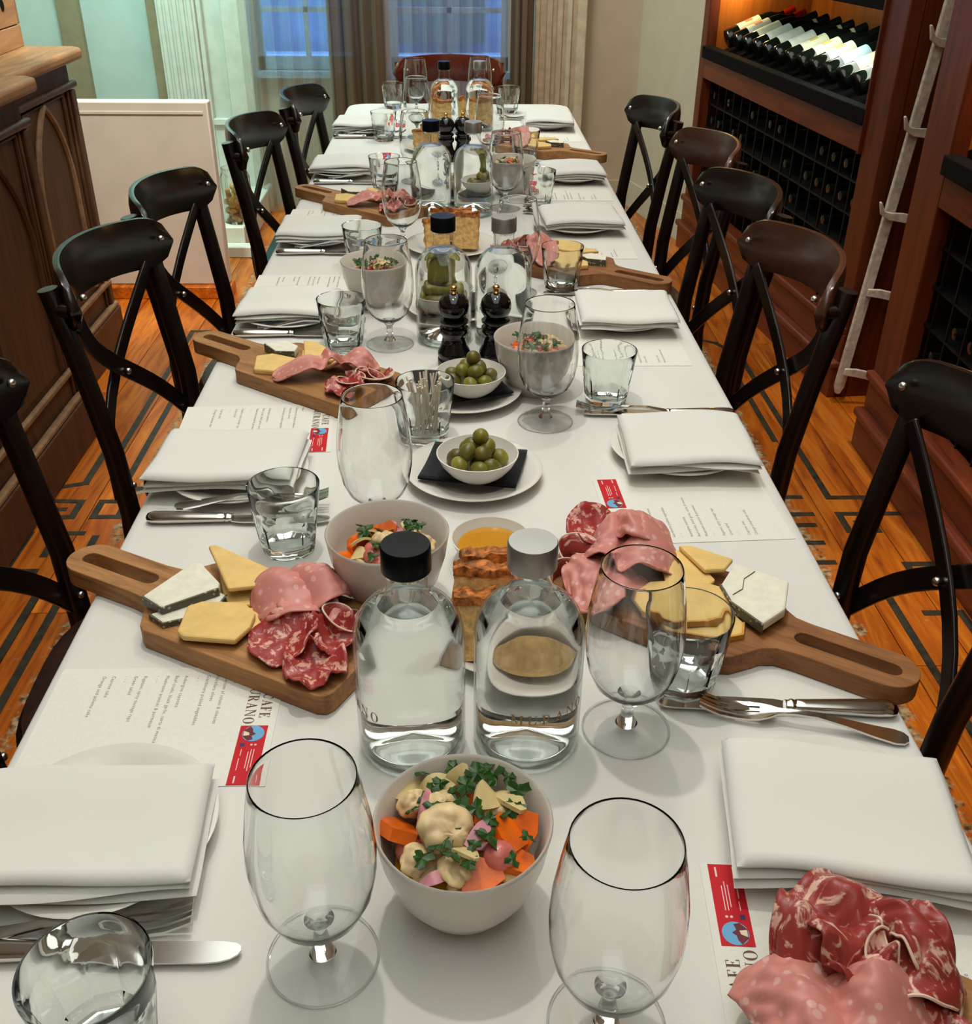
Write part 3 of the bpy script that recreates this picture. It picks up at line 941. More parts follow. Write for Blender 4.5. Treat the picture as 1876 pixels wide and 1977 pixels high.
# glass jar of corks on the window step
jar = thing('cork_jar', 'glass jar filled with wine corks on the white window step', 'jar', (-1.005, 4.72, 0.12))
MB().lathe([(0.0, 0), (0.06, 0), (0.066, 0.008), (0.066, 0.20), (0.055, 0.225), (0.058, 0.24), (0.055, 0.24), (0.052, 0.225), (0.062, 0.198), (0.062, 0.01), (0.0, 0.006)], 28, False, False).build('jar_glass', M['wine_glass'], jar)
M['cork'] = plain('cork', srgb(204, 162, 88), 0.8, 0, 0.2, 0.2, 60, 0.3)
cork_me = MB().lathe([(0, 0), (0.011, 0), (0.012, 0.001), (0.012, 0.041), (0.011, 0.042), (0, 0.042)], 10, False, False).mesh('wine_cork', M['cork'], 50)
rng = random.Random(12)
for i in range(46):
    a, rr = rng.uniform(0, 2 * pi), 0.047 * sqrt(rng.random())
    o = place('wine_cork', cork_me, None, (-1.005 + rr * cos(a), 4.72 + rr * sin(a), 0.143 + (i % 9) * 0.0175))
    o.rotation_euler = (rng.uniform(0, pi), rng.uniform(0, pi), 0)
    # keep every cork inside the jar wall
    ax = o.rotation_euler.to_matrix() @ Vector((0, 0, 0.021))
    o.location -= ax
    tag(o, 'wine cork in the glass jar on the white window step', 'cork', 'corks in the glass jar')

# ------------------------------------------------------------------ dining table and cloth
TZ = 0.75
tb = thing('dining_table', 'long dining table hidden under the white tablecloth', 'table', (0, 1.9, 0))
MB().box(-0.39, -2.0, 0.705, 0.39, 2.06, 0.744).build('table_top', M['old_oak'], tb, bevel=0.004)
for sx in (-0.1, 0.1):
    for sy in (-1.9, 0.0, 1.95):
        MB().box(sx - 0.03, sy - 0.03, 0, sx + 0.03, sy + 0.03, 0.705).build('leg', M['old_oak'], tb, bevel=0.003)

# cloth: flat top with rounded far corners, soft hanging skirt
def cloth():
    Y0, Y1, XW, R = -0.12, 3.985, 0.4, 0.075
    outline = []
    def arc(cx, cy, a0, a1, n=7):
        for i in range(n + 1):
            a = rad(a0 + (a1 - a0) * i / n)
            outline.append((cx + R * cos(a), cy + R * sin(a), cos(a), sin(a)))
    def line(x0, y0, x1, y1, nx, ny, n):
        for i in range(1, n):
            t = i / n
            outline.append((x0 + (x1 - x0) * t, y0 + (y1 - y0) * t, nx, ny))
    arc(XW - R, Y1 - R, 0, 90)
    line(XW - R, Y1, -XW + R, Y1, 0, 1, 8)
    arc(-XW + R, Y1 - R, 90, 180)
    line(-XW, Y1 - R, -XW, Y0 + R, -1, 0, 60)
    arc(-XW + R, Y0 + R, 180, 270)
    line(-XW + R, Y0, XW - R, Y0, 0, -1, 8)
    arc(XW - R, Y0 + R, 270, 360)
    line(XW, Y0 + R, XW, Y1 - R, 1, 0, 60)
    n = len(outline)
    prof = [(-0.012, 0.0), (-0.004, -0.0012), (0.0, -0.005), (0.0015, -0.012), (0.002, -0.05), (0.003, -0.11), (0.004, -0.17)]
    m = MB()
    vs, fs = [], []
    for j, (dr, dz) in enumerate(prof):
        for i, (x, y, nx, ny) in enumerate(outline):
            wv = 0.006 * sin(i * 0.9) * max(0, (-dz - 0.02)) / 0.15
            vs.append((x + nx * (dr + wv), y + ny * (dr + wv), TZ + dz))
    for j in range(len(prof) - 1):
        for i in range(n):
            i2 = (i + 1) % n
            fs.append((j * n + i, (j + 1) * n + i, (j + 1) * n + i2, j * n + i2))
    fs.append(tuple(range(n)))
    return m.add(vs, fs)


tc = cloth().build('tablecloth', M['cloth'], smooth=35)
tag(tc, 'long white tablecloth covering the whole dining table', 'tablecloth')

# ------------------------------------------------------------------ cross-back bistro chairs
def make_chair(wood_mat, rail_mat):
    t = thing('bistro_chair', 'chair', 'chair')
    # seat: rounded pad on a bent rim
    def sq(r, z, a):
        k = (abs(cos(a)) ** 3 + abs(sin(a)) ** 3) ** (-1 / 3)
        return r * k * (0.96 if cos(a) < 0 else 1.0)
    MB().lathe([(0.0, 0.425), (0.192, 0.425), (0.203, 0.43), (0.205, 0.445), (0.197, 0.452)], 40, False, False, sq).build('seat_rim', wood_mat, t)
    MB().lathe([(0.197, 0.450), (0.195, 0.462), (0.172, 0.470), (0.10, 0.474), (0.0, 0.475)], 40, False, False, sq).build('seat', M['seat'], t)
    for s in (-1, 1):
        path = [(-0.225, 0.185 * s, 0.0), (-0.195, 0.182 * s, 0.22), (-0.183, 0.181 * s, 0.42), (-0.19, 0.186 * s, 0.55), (-0.212, 0.189 * s, 0.69), (-0.240, 0.197 * s, 0.850)]
        MB().tube(path, [0.014, 0.017, 0.0185, 0.018, 0.017, 0.0165], 14).build('back_post', wood_mat, t)
        MB().tube([(0.175, 0.165 * s, 0), (0.16, 0.155 * s, 0.22), (0.15, 0.145 * s, 0.43)], [0.013, 0.016, 0.018], 12).build('front_leg', wood_mat, t)
        # spacer block joining rail to post
        MB().tube([(-0.238, 0.197 * s, 0.815), (-0.205, 0.202 * s, 0.815)], 0.012, 10).build('rail_spacer', wood_mat, t)
        MB().ball((-0.196, 0.172 * s, 0.828), 0.0065, n=10, m=6).build('rail_screw', M['rivet'], t)
    MB().tube([(0.165 * cos(2 * pi * i / 28) - 0.02, 0.165 * sin(2 * pi * i / 28), 0.215) for i in range(28)], 0.009, 8, True).build('ring_stretcher', wood_mat, t)
    # curved top rail
    n, k = 36, 12
    vs, fs = [], []
    for i in range(n + 1):
        s = -1 + 2 * i / n
        s = max(-0.9995, min(0.9995, s))
        e = max(0.0, (abs(s) - 0.75) / 0.25)
        hh = 0.048 * sqrt(max(0.0, 1 - e ** 2.3)) + 0.001
        yy = 0.212 * s
        xx = -0.192 - 0.092 * (1 - abs(s) ** 2.1)
        slope = 0.092 * 2.1 * abs(s) ** 1.1 / 0.212 * (1 if s > 0 else -1)
        nx, ny = 1.0, -slope
        l = sqrt(nx * nx + ny * ny)
        nx, ny = nx / l, ny / l
        zc = 0.816 + 0.010 * (1 - s * s)
        for j in range(k):
            a = 2 * pi * j / k
            ca, sa = cos(a), sin(a)
            q = 1 / (abs(ca) ** 4 + abs(sa) ** 4) ** 0.25
            u, w = ca * q * 0.0095, sa * q * hh
            vs.append((xx + nx * u - 0.10 * w * 0.35, yy + ny * u, zc + w))
    for i in range(n):
        for j in range(k):
            j2 = (j + 1) % k
            fs.append((i * k + j, (i + 1) * k + j, (i + 1) * k + j2, i * k + j2))
    fs += [tuple(range(k)), tuple(n * k + j for j in range(k))[::-1]]
    MB().add(vs, fs).build('top_rail', rail_mat, t, smooth=50)
    # crossed bands
    for s in (-1, 1):
        pts = []
        for i in range(13):
            u = i / 12
            yy = s * (0.165 - 0.35 * u + 0.018 * sin(2 * pi * u))
            zz = 0.78 - 0.33 * u + 0.01 * sin(pi * u)
            xx = -0.215 - 0.035 * sin(pi * u) - (0.012 if s > 0 else 0.0) + 0.03 * u
            pts.append((xx, yy, zz))
        MB().ribbon(pts, 0.034, 0.008, (0, s * 0.7, -0.7)).build('cross_band', wood_mat, t, bevel=0.0025)
        MB().ball((-0.172, s * -0.172, 0.478), 0.006, n=10, m=6).build('band_rivet', M['rivet'], t)
    MB().ball((-0.226, 0, 0.625), 0.0065, n=10, m=6).build('band_rivet', M['rivet'], t)
    return t


CH = {k: None for k in ('chair', 'chair_sheen', 'chair_lit')}
def put_chair(kind, x, y, ang, label):
    if CH[kind] is None:
        CH[kind] = make_chair(M['chair'] if kind != 'chair_lit' else M['chair_lit'], M[kind])
        c = CH[kind]
        c.location, c.rotation_euler = (x, y, 0), (0, 0, rad(ang))
        tag(c, label, 'chair', 'cross-back chairs around the table')
    else:
        dup(CH[kind], (x, y, 0), rad(ang), label, 'cross-back chairs around the table')


put_chair('chair', -0.408, 1.115, 2, 'dark cross-back bistro chair nearest the camera on the left, cut by the frame')
put_chair('chair', -0.405, 1.77, -7, 'dark cross-back bistro chair in front of the sideboard, second on the left')
put_chair('chair', -0.40, 2.215, -5, 'dark cross-back bistro chair before the white panel, third on the left')
put_chair('chair', -0.34, 2.93, -6, 'dark cross-back bistro chair by the cork jar, fourth on the left')
put_chair('chair', -0.27, 3.44, -6, 'dark cross-back bistro chair before the pale sheer curtain, farthest on the left')
put_chair('chair', 0.395, 1.095, 178, 'dark cross-back bistro chair nearest the camera on the right')
put_chair('chair_sheen', 0.375, 1.77, 184, 'cross-back bistro chair with brown rail sheen by the peg rail, second on the right')
put_chair('chair', 0.39, 2.215, 187, 'dark cross-back bistro chair third along the cabinet side')
put_chair('chair_sheen', 0.42, 2.70, 187, 'cross-back bistro chair with brown rail sheen before the far wine cabinet, fourth on the right')
put_chair('chair', 0.37, 3.24, 186, 'dark cross-back bistro chair against the cream wall, farthest on the right')
put_chair('chair_lit', -0.035, 4.06, -90, 'cross-back chair with lit reddish tint at the head of the table')

# ------------------------------------------------------------------ tableware
SIDE = {'L': 'left', 'R': 'right'}
ORD = ['nearest', 'second', 'third', 'fourth', 'fifth', 'farthest']


def where(side, i):
    return f'{ORD[i]} place on the {SIDE[side]}'


# wine glass: lathe profile, outer then inner wall
WG_OUT = [(0.0, 0.0), (0.038, 0.0), (0.0395, 0.0012), (0.038, 0.0024), (0.022, 0.0042), (0.010, 0.0085), (0.0062, 0.016), (0.0048, 0.026), (0.0055, 0.034), (0.011, 0.0405),
          (0.022, 0.0465), (0.032, 0.057), (0.0385, 0.073), (0.0418, 0.092), (0.0425, 0.108), (0.0412, 0.130), (0.0375, 0.155), (0.0353, 0.168), (0.0340, 0.1752), (0.03385, 0.1761), (0.0334, 0.1768),
          (0.0329, 0.1763), (0.0329, 0.1752), (0.0342, 0.168), (0.0364, 0.155), (0.0401, 0.130), (0.0414, 0.108), (0.0407, 0.092), (0.0373, 0.073), (0.0306, 0.0575), (0.0205, 0.0480), (0.009, 0.0440), (0.0, 0.0432)]
WG_ME = MB().lathe(WG_OUT, 48, False, False).mesh('wine_glass', M['wine_glass'], 180)
BOWL_I = 9
WG_FOOT = MB().lathe([(0.0, 0.0006), (0.0375, 0.0004)] + WG_OUT[2:6], 48, False, False).mesh('glass_foot', M['thin_glass'], 60)
WG_STEM = MB().lathe([(0.0, 0.0080)] + WG_OUT[5:BOWL_I + 1], 32, False, True).mesh('stem', M['wine_glass'], 60)
WG_BOWL = MB().lathe([(0.0, 0.0405)] + WG_OUT[BOWL_I:], 48, False, False).mesh('glass_bowl', M['wine_glass'], 60)


WG_RIM = MB().tube([(0.0388 * cos(2 * pi * i / 48), 0.0388 * sin(2 * pi * i / 48), 0.0016) for i in range(48)], 0.0009, 8, True).mesh('foot_rim', M['wine_glass'], 180)


def wine_glass(x, y, label):
    g = thing('wine_glass', label, 'wine glass', (x, y, TZ), random.random() * 6, 'wine glasses on the table')
    place('glass_foot', WG_FOOT, g)
    place('stem', WG_STEM, g)
    place('foot_rim', WG_RIM, g)
    place('glass_bowl', WG_BOWL, g)


# faceted tumbler
def tumbler_mesh():
    def facet(r, z, a):
        if z > 0.062 or r < 0.02:
            return r
        n = 10
        b = (a % (2 * pi / n)) - pi / n
        f = cos(pi / n) / cos(b)
        k = min(1.0, (0.066 - z) / 0.012) if z > 0.054 else 1.0
        return r * (1 + (f - 1) * k * 0.9)
    def wall(z):
        return 0.0295 + (0.0405 - 0.0295) * (z / 0.085)
    prof = [(0.0, 0.002), (0.024, 0.0015), (0.0285, 0.0), (0.030, 0.003)]
    prof += [(wall(z) + 0.0012, z) for z in (0.012, 0.024, 0.036, 0.048, 0.055, 0.059)]
    prof += [(wall(z), z) for z in (0.063, 0.072, 0.083)] + [(0.0402, 0.0852), (0.0390, 0.0848)]
    prof += [(wall(z) - 0.0024, z) for z in (0.078, 0.064, 0.05, 0.034, 0.020)] + [(0.0240, 0.0135), (0.014, 0.0115), (0.0, 0.0110)]
    return MB().lathe(prof, 60, False, False, facet).mesh('tumbler', M['tumbler'], 32)


TUM = tumbler_mesh()


def tumbler(x, y, label, rot=0):
    o = place('water_tumbler', TUM, None, (x, y, TZ), (0, 0, rot))
    tag(o, label, 'glass', 'faceted water tumblers')
    return o


# water bottle
BW = 0.0465
def body_prof(off):
    p = [(0.040, 0.0), (0.0445, 0.002), (BW, 0.008)] + [(BW, z) for z in (0.04, 0.08, 0.118)]
    for i in range(1, 9):
        a = rad(90 * i / 8 * 0.86)
        p.append((0.0165 + (BW - 0.0165) * cos(a), 0.118 + 0.040 * sin(a)))
    p += [(0.0180, 0.1620), (0.0168, 0.168), (0.0165, 0.192)]
    return [(max(r - off, 0), z) for r, z in p]


BODY = MB().lathe(body_prof(0), 56, True, False).mesh('bottle_glass', M['bottle_glass'], 40)
wp = [(0.0, 0.030), (0.014, 0.027), (0.028, 0.018), (0.038, 0.0135), (0.0425, 0.0155), (0.0442, 0.020)] + [(r - 0.0022, z) for r, z in body_prof(0)[3:14] if z < 0.156]
wp += [(wp[-1][0] - 0.0005, wp[-1][1] + 0.0005), (0.0, wp[-1][1] + 0.0005)]
WATER = MB().lathe(wp, 56, False, False).mesh('water', M['water'], 40)
BASE = MB().lathe([(0.0, 0.004), (0.030, 0.003), (0.040, 0.0005), (0.0442, 0.0028), (0.0460, 0.0085), (0.0440, 0.0120), (0.0, 0.0110)], 48, False, False).mesh('glass_base', M['bottle_base'], 60)
capp = [(0.0, 0.1865), (0.0192, 0.1865), (0.0202, 0.1875), (0.0202, 0.2085), (0.0192, 0.2100), (0.0, 0.2102)]
CAPB = MB().lathe(capp, 40, False, False).mesh('cap', M['cap_black'], 40)
CAPS = MB().lathe(capp, 40, False, False).mesh('cap', M['cap_silver'], 40)
COLLAR = MB().lathe([(0.0166, 0.183), (0.0180, 0.1835), (0.0180, 0.1862), (0.0166, 0.1865)], 32, False, False).mesh('neck_ring', M['bottle_base'], 60)

# simple high-contrast serif capitals as polygons (unit height)
def serif(ch):
    T, t, s = 0.17, 0.045, 0.035
    R = lambda x0, y0, x1, y1: [(x0, y0), (x1, y0), (x1, y1), (x0, y1)]
    def ring(a0, a1, cx, cy, rx, ry, n=14, thick=(0.17, 0.045)):
        out, inn = [], []
        for i in range(n + 1):
            a = rad(a0 + (a1 - a0) * i / n)
            w = thick[1] + (thick[0] - thick[1]) * abs(cos(a))
            out.append((cx + rx * cos(a), cy + ry * sin(a)))
            inn.append((cx + (rx - w) * cos(a), cy + (ry - thick[1]) * sin(a)))
        return [[out[i], out[i + 1], inn[i + 1], inn[i]] for i in range(n)]
    if ch == 'C':
        return 0.8, ring(45, 315, 0.42, 0.5, 0.38, 0.52) + [R(0.66, 0.70, 0.71, 0.98)]
    if ch == 'O':
        return 0.88, ring(0, 360, 0.43, 0.5, 0.40, 0.52, 24)
    if ch == 'A':
        return 0.86, [[(0.10, 0), (0.15, 0), (0.44, 0.86), (0.42, 1.0)], [(0.58, 0), (0.78, 0), (0.44, 1.02), (0.38, 0.9)], R(0.22, 0.32, 0.64, 0.365), R(0.0, 0, 0.27, s), R(0.5, 0, 0.86, s)]
    if ch == 'F':
        return 0.66, [R(0.1, 0, 0.1 + T, 1), R(0, 0, 0.4, s), R(0, 1 - s, 0.6, 1), R(0.1, 0.48, 0.46, 0.48 + t), R(0.55, 0.76, 0.6, 1), R(0.42, 0.38, 0.46, 0.62)]
    if ch == 'E':
        return 0.70, [R(0.1, 0, 0.1 + T, 1), R(0, 0, 0.62, s), R(0, 1 - s, 0.6, 1), R(0.1, 0.48, 0.46, 0.48 + t), R(0.55, 0.76, 0.6, 1), R(0.42, 0.38, 0.46, 0.62), R(0.58, 0, 0.64, 0.26)]
    if ch == 'M':
        return 1.08, [R(0.1, 0, 0.1 + t, 1), R(0.82, 0, 0.82 + T, 1), [(0.08, 1), (0.26, 1), (0.56, 0.12), (0.50, 0.0)], [(0.50, 0.0), (0.55, 0.0), (0.87, 1), (0.82, 1)], R(0, 0, 0.27, s), R(0.72, 0, 1.08, s), R(0, 1 - s, 0.2, 1), R(0.85, 1 - s, 1.08, 1)]
    if ch == 'N':
        return 0.90, [R(0.1, 0, 0.1 + t, 1), R(0.74, 0, 0.74 + t, 1), [(0.06, 1), (0.26, 1), (0.785, 0.0), (0.74, 0.0)], R(0, 0, 0.25, s), R(0, 1 - s, 0.2, 1), R(0.62, 1 - s, 0.90, 1)]
    if ch == 'U':
        return 0.88, [R(0.1, 0.3, 0.1 + T, 1), R(0.70, 0.3, 0.70 + t, 1), R(0, 1 - s, 0.37, 1), R(0.58, 1 - s, 0.87, 1)] + ring(180, 360, 0.425, 0.32, 0.325, 0.34, 12, (0.11, 0.05))
    if ch == 'R':
        return 0.84, [R(0.1, 0, 0.1 + T, 1), R(0, 0, 0.38, s), R(0, 1 - s, 0.4, 1), R(0.25, 0.46, 0.42, 0.46 + t)] + ring(-90, 90, 0.40, 0.735, 0.28, 0.265, 12, (0.15, 0.045)) + [[(0.34, 0.48), (0.50, 0.48), (0.84, 0.0), (0.64, 0.0)]]
    return 0.4, []


def letters(word, h, spacing=0.14):
    """polygons of a word, each as 2-D points scaled to cap height h, plus total length"""
    polys, x = [], 0.0
    for ch in word:
        w, ps = serif(ch)
        polys += [[((px + x) * h, py * h) for px, py in q] for q in ps]
        x += w + spacing
    return polys, (x - spacing) * h


def word_mesh(word, h, sx=1.0):
    m = MB()
    polys, L = letters(word, h)
    for q in polys:
        m.prism([(a * sx, b) for a, b in q], 0, 0.00025)
    return m, L * sx


def wrapped_word(word, h, r, z, a_mid):
    m = MB()
    polys, L = letters(word, h, 0.34)
    for q in polys:
        vs = []
        for rr in (r, r + 0.0003):
            for px, py in q:
                a = a_mid + (px - L / 2) / r
                vs.append((rr * cos(a), rr * sin(a), z + py))
        n = len(q)
        m.add(vs, [tuple(range(n, 2 * n))] + [(i, (i + 1) % n, n + (i + 1) % n, n + i) for i in range(n)])
    return m


PRINT = {a: wrapped_word('MURANO', 0.0098, BW + 0.0003, 0.060, a) for a in (rad(-68), rad(195))}
PRINT = {a: v.mesh('printed_name', M['gold_ink'], 0) for a, v in PRINT.items()}


def bottle(x, y, black, label, ang):
    b = thing('water_bottle', label, 'bottle', (x, y, TZ), 0, 'water bottles down the table')
    place('bottle_glass', BODY, b)
    place('water', WATER, b)
    place('glass_base', BASE, b)
    place('neck_ring', COLLAR, b)
    place('cap', CAPB if black else CAPS, b)
    place('printed_name', PRINT[ang], b)


for i, (xl, yl, xr, yr) in enumerate(((-0.0505, 0.668, 0.0495, 0.671), (-0.031, 1.632, 0.0665, 1.628), (-0.067, 2.455, 0.030, 2.44), (-0.046, 3.45, 0.0655, 3.46))):
    w = ('nearest', 'second', 'third', 'farthest')[i]
    bottle(xl, yl, True, f'clear water bottle with black cap, in the {w} pair along the table', rad(195))
    bottle(xr, yr, False, f'clear water bottle with silver cap, in the {w} pair along the table', rad(-68) if i == 0 else rad(195))

for x, y, l in ((-0.106, 0.456, 'empty stemmed wine glass in front of the near left napkin, left of the vegetable bowl'),
                (0.087, 0.402, 'empty stemmed wine glass at the very front, beside the red-carded menu'),
                (0.1405, 0.683, 'empty stemmed wine glass just right of the near silver-capped bottle'),
                (-0.103, 1.02, 'empty stemmed wine glass behind the bowl of salad, second on the left'),
                (0.116, 1.315, 'empty stemmed wine glass in front of the bowl by the pepper mills'),
                (-0.122, 1.613, 'empty stemmed wine glass just left of the second black-capped bottle'),
                (-0.125, 2.185, 'empty stemmed wine glass before the meats of the third left board'),
                (0.103, 1.875, 'empty stemmed wine glass behind the second silver-capped bottle'),
                (0.108, 2.495, 'empty stemmed wine glass just right of the third silver-capped bottle'),
                (0.085, 3.03, 'empty stemmed wine glass beyond the far pepper mills on the right'),
                (-0.131, 3.36, 'empty stemmed wine glass left of the farthest black-capped bottle'),
                (-0.148, 3.78, 'empty stemmed wine glass nearest the head of the table, left one'),
                (-0.116, 2.77, 'empty stemmed wine glass left of the third black-capped bottle, behind it'),
                (0.074, 3.84, 'empty stemmed wine glass nearest the head of the table, behind silver cap')):
    wine_glass(x, y, l)

for x, y, l in ((-0.237, 0.391, 'faceted water tumbler at the very front left corner'),
                (-0.203, 0.986, 'faceted water tumbler beside the second left plate'),
                (-0.198, 1.60, 'faceted water tumbler beside the third left plate'),
                (-0.198, 2.035, 'faceted water tumbler beside the fourth left plate'),
                (-0.192, 2.675, 'faceted water tumbler beside the fifth left plate'),
                (-0.232, 3.31, 'faceted water tumbler beside the farthest left plate'),
                (-0.234, 3.88, 'faceted water tumbler on the far left corner by the head chair'),
                (0.202, 0.743, 'faceted water tumbler in front of the near right cheese board'),
                (0.211, 1.378, 'faceted water tumbler at the second place on the right'),
                (0.190, 1.893, 'faceted water tumbler before the second right cheese board'),
                (0.191, 2.52, 'faceted water tumbler at the fourth place on the right'),
                (0.190, 3.033, 'faceted water tumbler before the far right cheese board'),
                (0.176, 3.80, 'faceted water tumbler on the far right corner by the head chair')):
    tumbler(x, y, l, random.Random(int(y * 100)).random())

# glass of toothpicks
tumbler(-0.053, 1.267, 'faceted tumbler holding wooden toothpicks beside the olive dish', 0.3)['group'] = 'toothpick holder'
pick = MB().tube([(0, 0, 0), (0, 0, 0.004), (0, 0, 0.074), (0, 0, 0.078)], [0.0006, 0.0013, 0.0013, 0.0011], 8).mesh('toothpick', M['pick'], 60)
rng = random.Random(3)
for i in range(34):
    a = rng.uniform(0, 2 * pi)
    r0, r1 = 0.018 * sqrt(rng.random()), 0.030 * sqrt(rng.random())
    b = a + rng.uniform(-0.9, 0.9)
    p0 = Vector((r0 * cos(a), r0 * sin(a), 0.0125))
    d = Vector((r1 * cos(b), r1 * sin(b), 0.083)) - p0
    o = place('toothpick', pick, None, Vector((-0.053, 1.267, TZ)) + p0)
    o.rotation_euler = d.to_track_quat('Z', 'Y').to_euler()
    tag(o, 'pale wooden toothpick standing in the tumbler beside the olives', 'toothpick', 'toothpicks in the tumbler')

# pepper mills
MILLP = [(0.0, 0.0), (0.0255, 0.0), (0.0265, 0.003), (0.0265, 0.012), (0.0250, 0.014), (0.0262, 0.017), (0.0262, 0.022), (0.0245, 0.026), (0.0205, 0.036), (0.0185, 0.045), (0.0190, 0.051),
         (0.0225, 0.054), (0.0235, 0.058), (0.0225, 0.063), (0.0185, 0.065), (0.0185, 0.068), (0.0225, 0.071), (0.0228, 0.074), (0.018, 0.0775)]
MILL = MB().lathe(MILLP + [(0.0, 0.0776)], 36, False, False).mesh('mill_body', M['mill_black'], 50)
MILLH = MB().lathe([(0.0, 0.0776), (0.014, 0.0776), (0.0205, 0.083), (0.0242, 0.092), (0.0245, 0.099), (0.0225, 0.107), (0.0165, 0.1145), (0.0075, 0.1185), (0.0, 0.1195)], 36, False, False).mesh('mill_head', M['mill_black'], 50)
MILLK = MB().lathe([(0.0, 0.1185), (0.006, 0.119), (0.0048, 0.1205), (0.0040, 0.1225), (0.0058, 0.125), (0.0058, 0.128), (0.004, 0.130), (0.0, 0.1302)], 20, False, False).mesh('brass_knob', M['brass'], 50)
for x, y, l in ((-0.0145, 1.528, 'black lacquered pepper mill with brass knob, left of the near pair'), (0.0515, 1.530, 'black lacquered pepper mill with brass knob, right of the near pair'),
                (-0.038, 3.02, 'black lacquered pepper mill behind the third black-capped bottle'), (0.010, 3.03, 'black lacquered pepper mill behind the third silver-capped bottle')):
    t = thing('pepper_mill', l, 'pepper mill', (x, y, TZ), 0, 'black pepper mills')
    place('mill_body', MILL, t)
    place('mill_head', MILLH, t)
    place('brass_knob', MILLK, t)

# plates, bowls
def plate_mesh(R, name='side_plate'):
    k = R / 0.088
    return MB().lathe([(0.0, 0.003), (0.045 * k, 0.002), (0.050 * k, 0.0), (0.053 * k, 0.001), (0.062 * k, 0.006), (0.080 * k, 0.0125), (0.0875 * k, 0.0155), (0.0885 * k, 0.0170), (0.0870 * k, 0.0178),
                       (0.078 * k, 0.0152), (0.062 * k, 0.0098), (0.055 * k, 0.0062), (0.050 * k, 0.0052), (0.0, 0.0050)], 56, False, False).mesh(name, M['china'], 60)


PLATE = plate_mesh(0.088)
BREADP = plate_mesh(0.098, 'bread_plate')
BOWL = MB().lathe([(0.0, 0.003), (0.024, 0.002), (0.026, 0.0), (0.029, 0.0005), (0.030, 0.005), (0.040, 0.014), (0.052, 0.034), (0.0595, 0.060), (0.0628, 0.083), (0.0636, 0.0865), (0.0625, 0.0880),
                   (0.0608, 0.0862), (0.0570, 0.060), (0.0495, 0.036), (0.038, 0.018), (0.024, 0.0095), (0.0, 0.0080)], 64, False, False).mesh('salad_bowl', M['bowl_china'], 60)
DISH = MB().lathe([(0.0, 0.002), (0.020, 0.0015), (0.022, 0.0), (0.025, 0.0008), (0.036, 0.009), (0.045, 0.020), (0.0505, 0.031), (0.0510, 0.0330), (0.0496, 0.0332),
                   (0.0430, 0.0205), (0.034, 0.0115), (0.022, 0.0055), (0.0, 0.0048)], 56, False, False).mesh('small_dish', M['china'], 60)


def napkin(side, i, x, y, w, d, ang, z0, lab):
    """cloth folded into layers lying on the plate"""
    rg = random.Random(i * 7 + (3 if side == 'L' else 0))
    t = thing('folded_napkin', lab, 'napkin', (x, y, z0), rad(ang), 'folded white napkins')
    sg = -1
    for k in range(3):
        ww, dd = w * (1 - 0.012 * k * rg.random()), d * (0.985 if k < 2 else 1.0)
        ox, oy = rg.uniform(-0.003, 0.003), rg.uniform(-0.002, 0.003)
        th = 0.0064 if k < 2 else 0.0092
        zb = 0.0066 * k
        n, m_ = 28, 24
        ph = rg.uniform(0, 6)
        def zf(u, v):
            sag = -0.0045 * (max(0, abs(u) - 0.55) ** 1.3) * (1.0 if k else 1.5)
            return 0.0016 * sin(u * 3.1 + ph) * (0.4 + 0.6 * abs(v)) + 0.0011 * sin(v * 4 + ph * 2) + sag
        vs, fs = [], []
        prof = [(0.0, 0.0), (0.6, 0.0)]
        for j in range(m_ + 1):
            v = -1 + 2 * j / m_
            for q in range(n + 1):
                u = -1 + 2 * q / n
                e = max(abs(u), abs(v))
                edge = max(0.0, (e - 0.90) / 0.10) ** 2.2
                wob = 0.0022 * sin(u * 2.6 + ph) * abs(v) ** 3
                vs.append((u * ww / 2 + ox, v * dd / 2 + oy + wob, zb + th * (1 - 0.62 * edge) + zf(u, v)))
        base = len(vs)
        for j in range(m_ + 1):
            v = -1 + 2 * j / m_
            for q in range(n + 1):
                u = -1 + 2 * q / n
                e = max(abs(u), abs(v))
                edge = max(0.0, (e - 0.965) / 0.035)
                vs.append((u * ww / 2 * 0.998 + ox, v * dd / 2 * 0.998 + oy + 0.0022 * sin(u * 2.6 + ph) * abs(v) ** 3, zb + 0.0020 * edge + zf(u, v)))
        W = n + 1
        for j in range(m_):
            for q in range(n):
                a = j * W + q
                fs.append((a, a + 1, a + W + 1, a + W))
                fs.append((base + a, base + a + W, base + a + W + 1, base + a + 1))
        for q in range(n):
            fs.append((q + 1, q, base + q, base + q + 1))
            a = m_ * W + q
            fs.append((a, a + 1, base + a + 1, base + a))
        for j in range(m_):
            a = j * W
            fs.append((a, a + W, base + a + W, base + a))
            a = j * W + n
            fs.append((a + W, a, base + a, base + a + W))
        MB().add(vs, fs).build('fold_layer', M['napkin'], t, smooth=60)
    return t


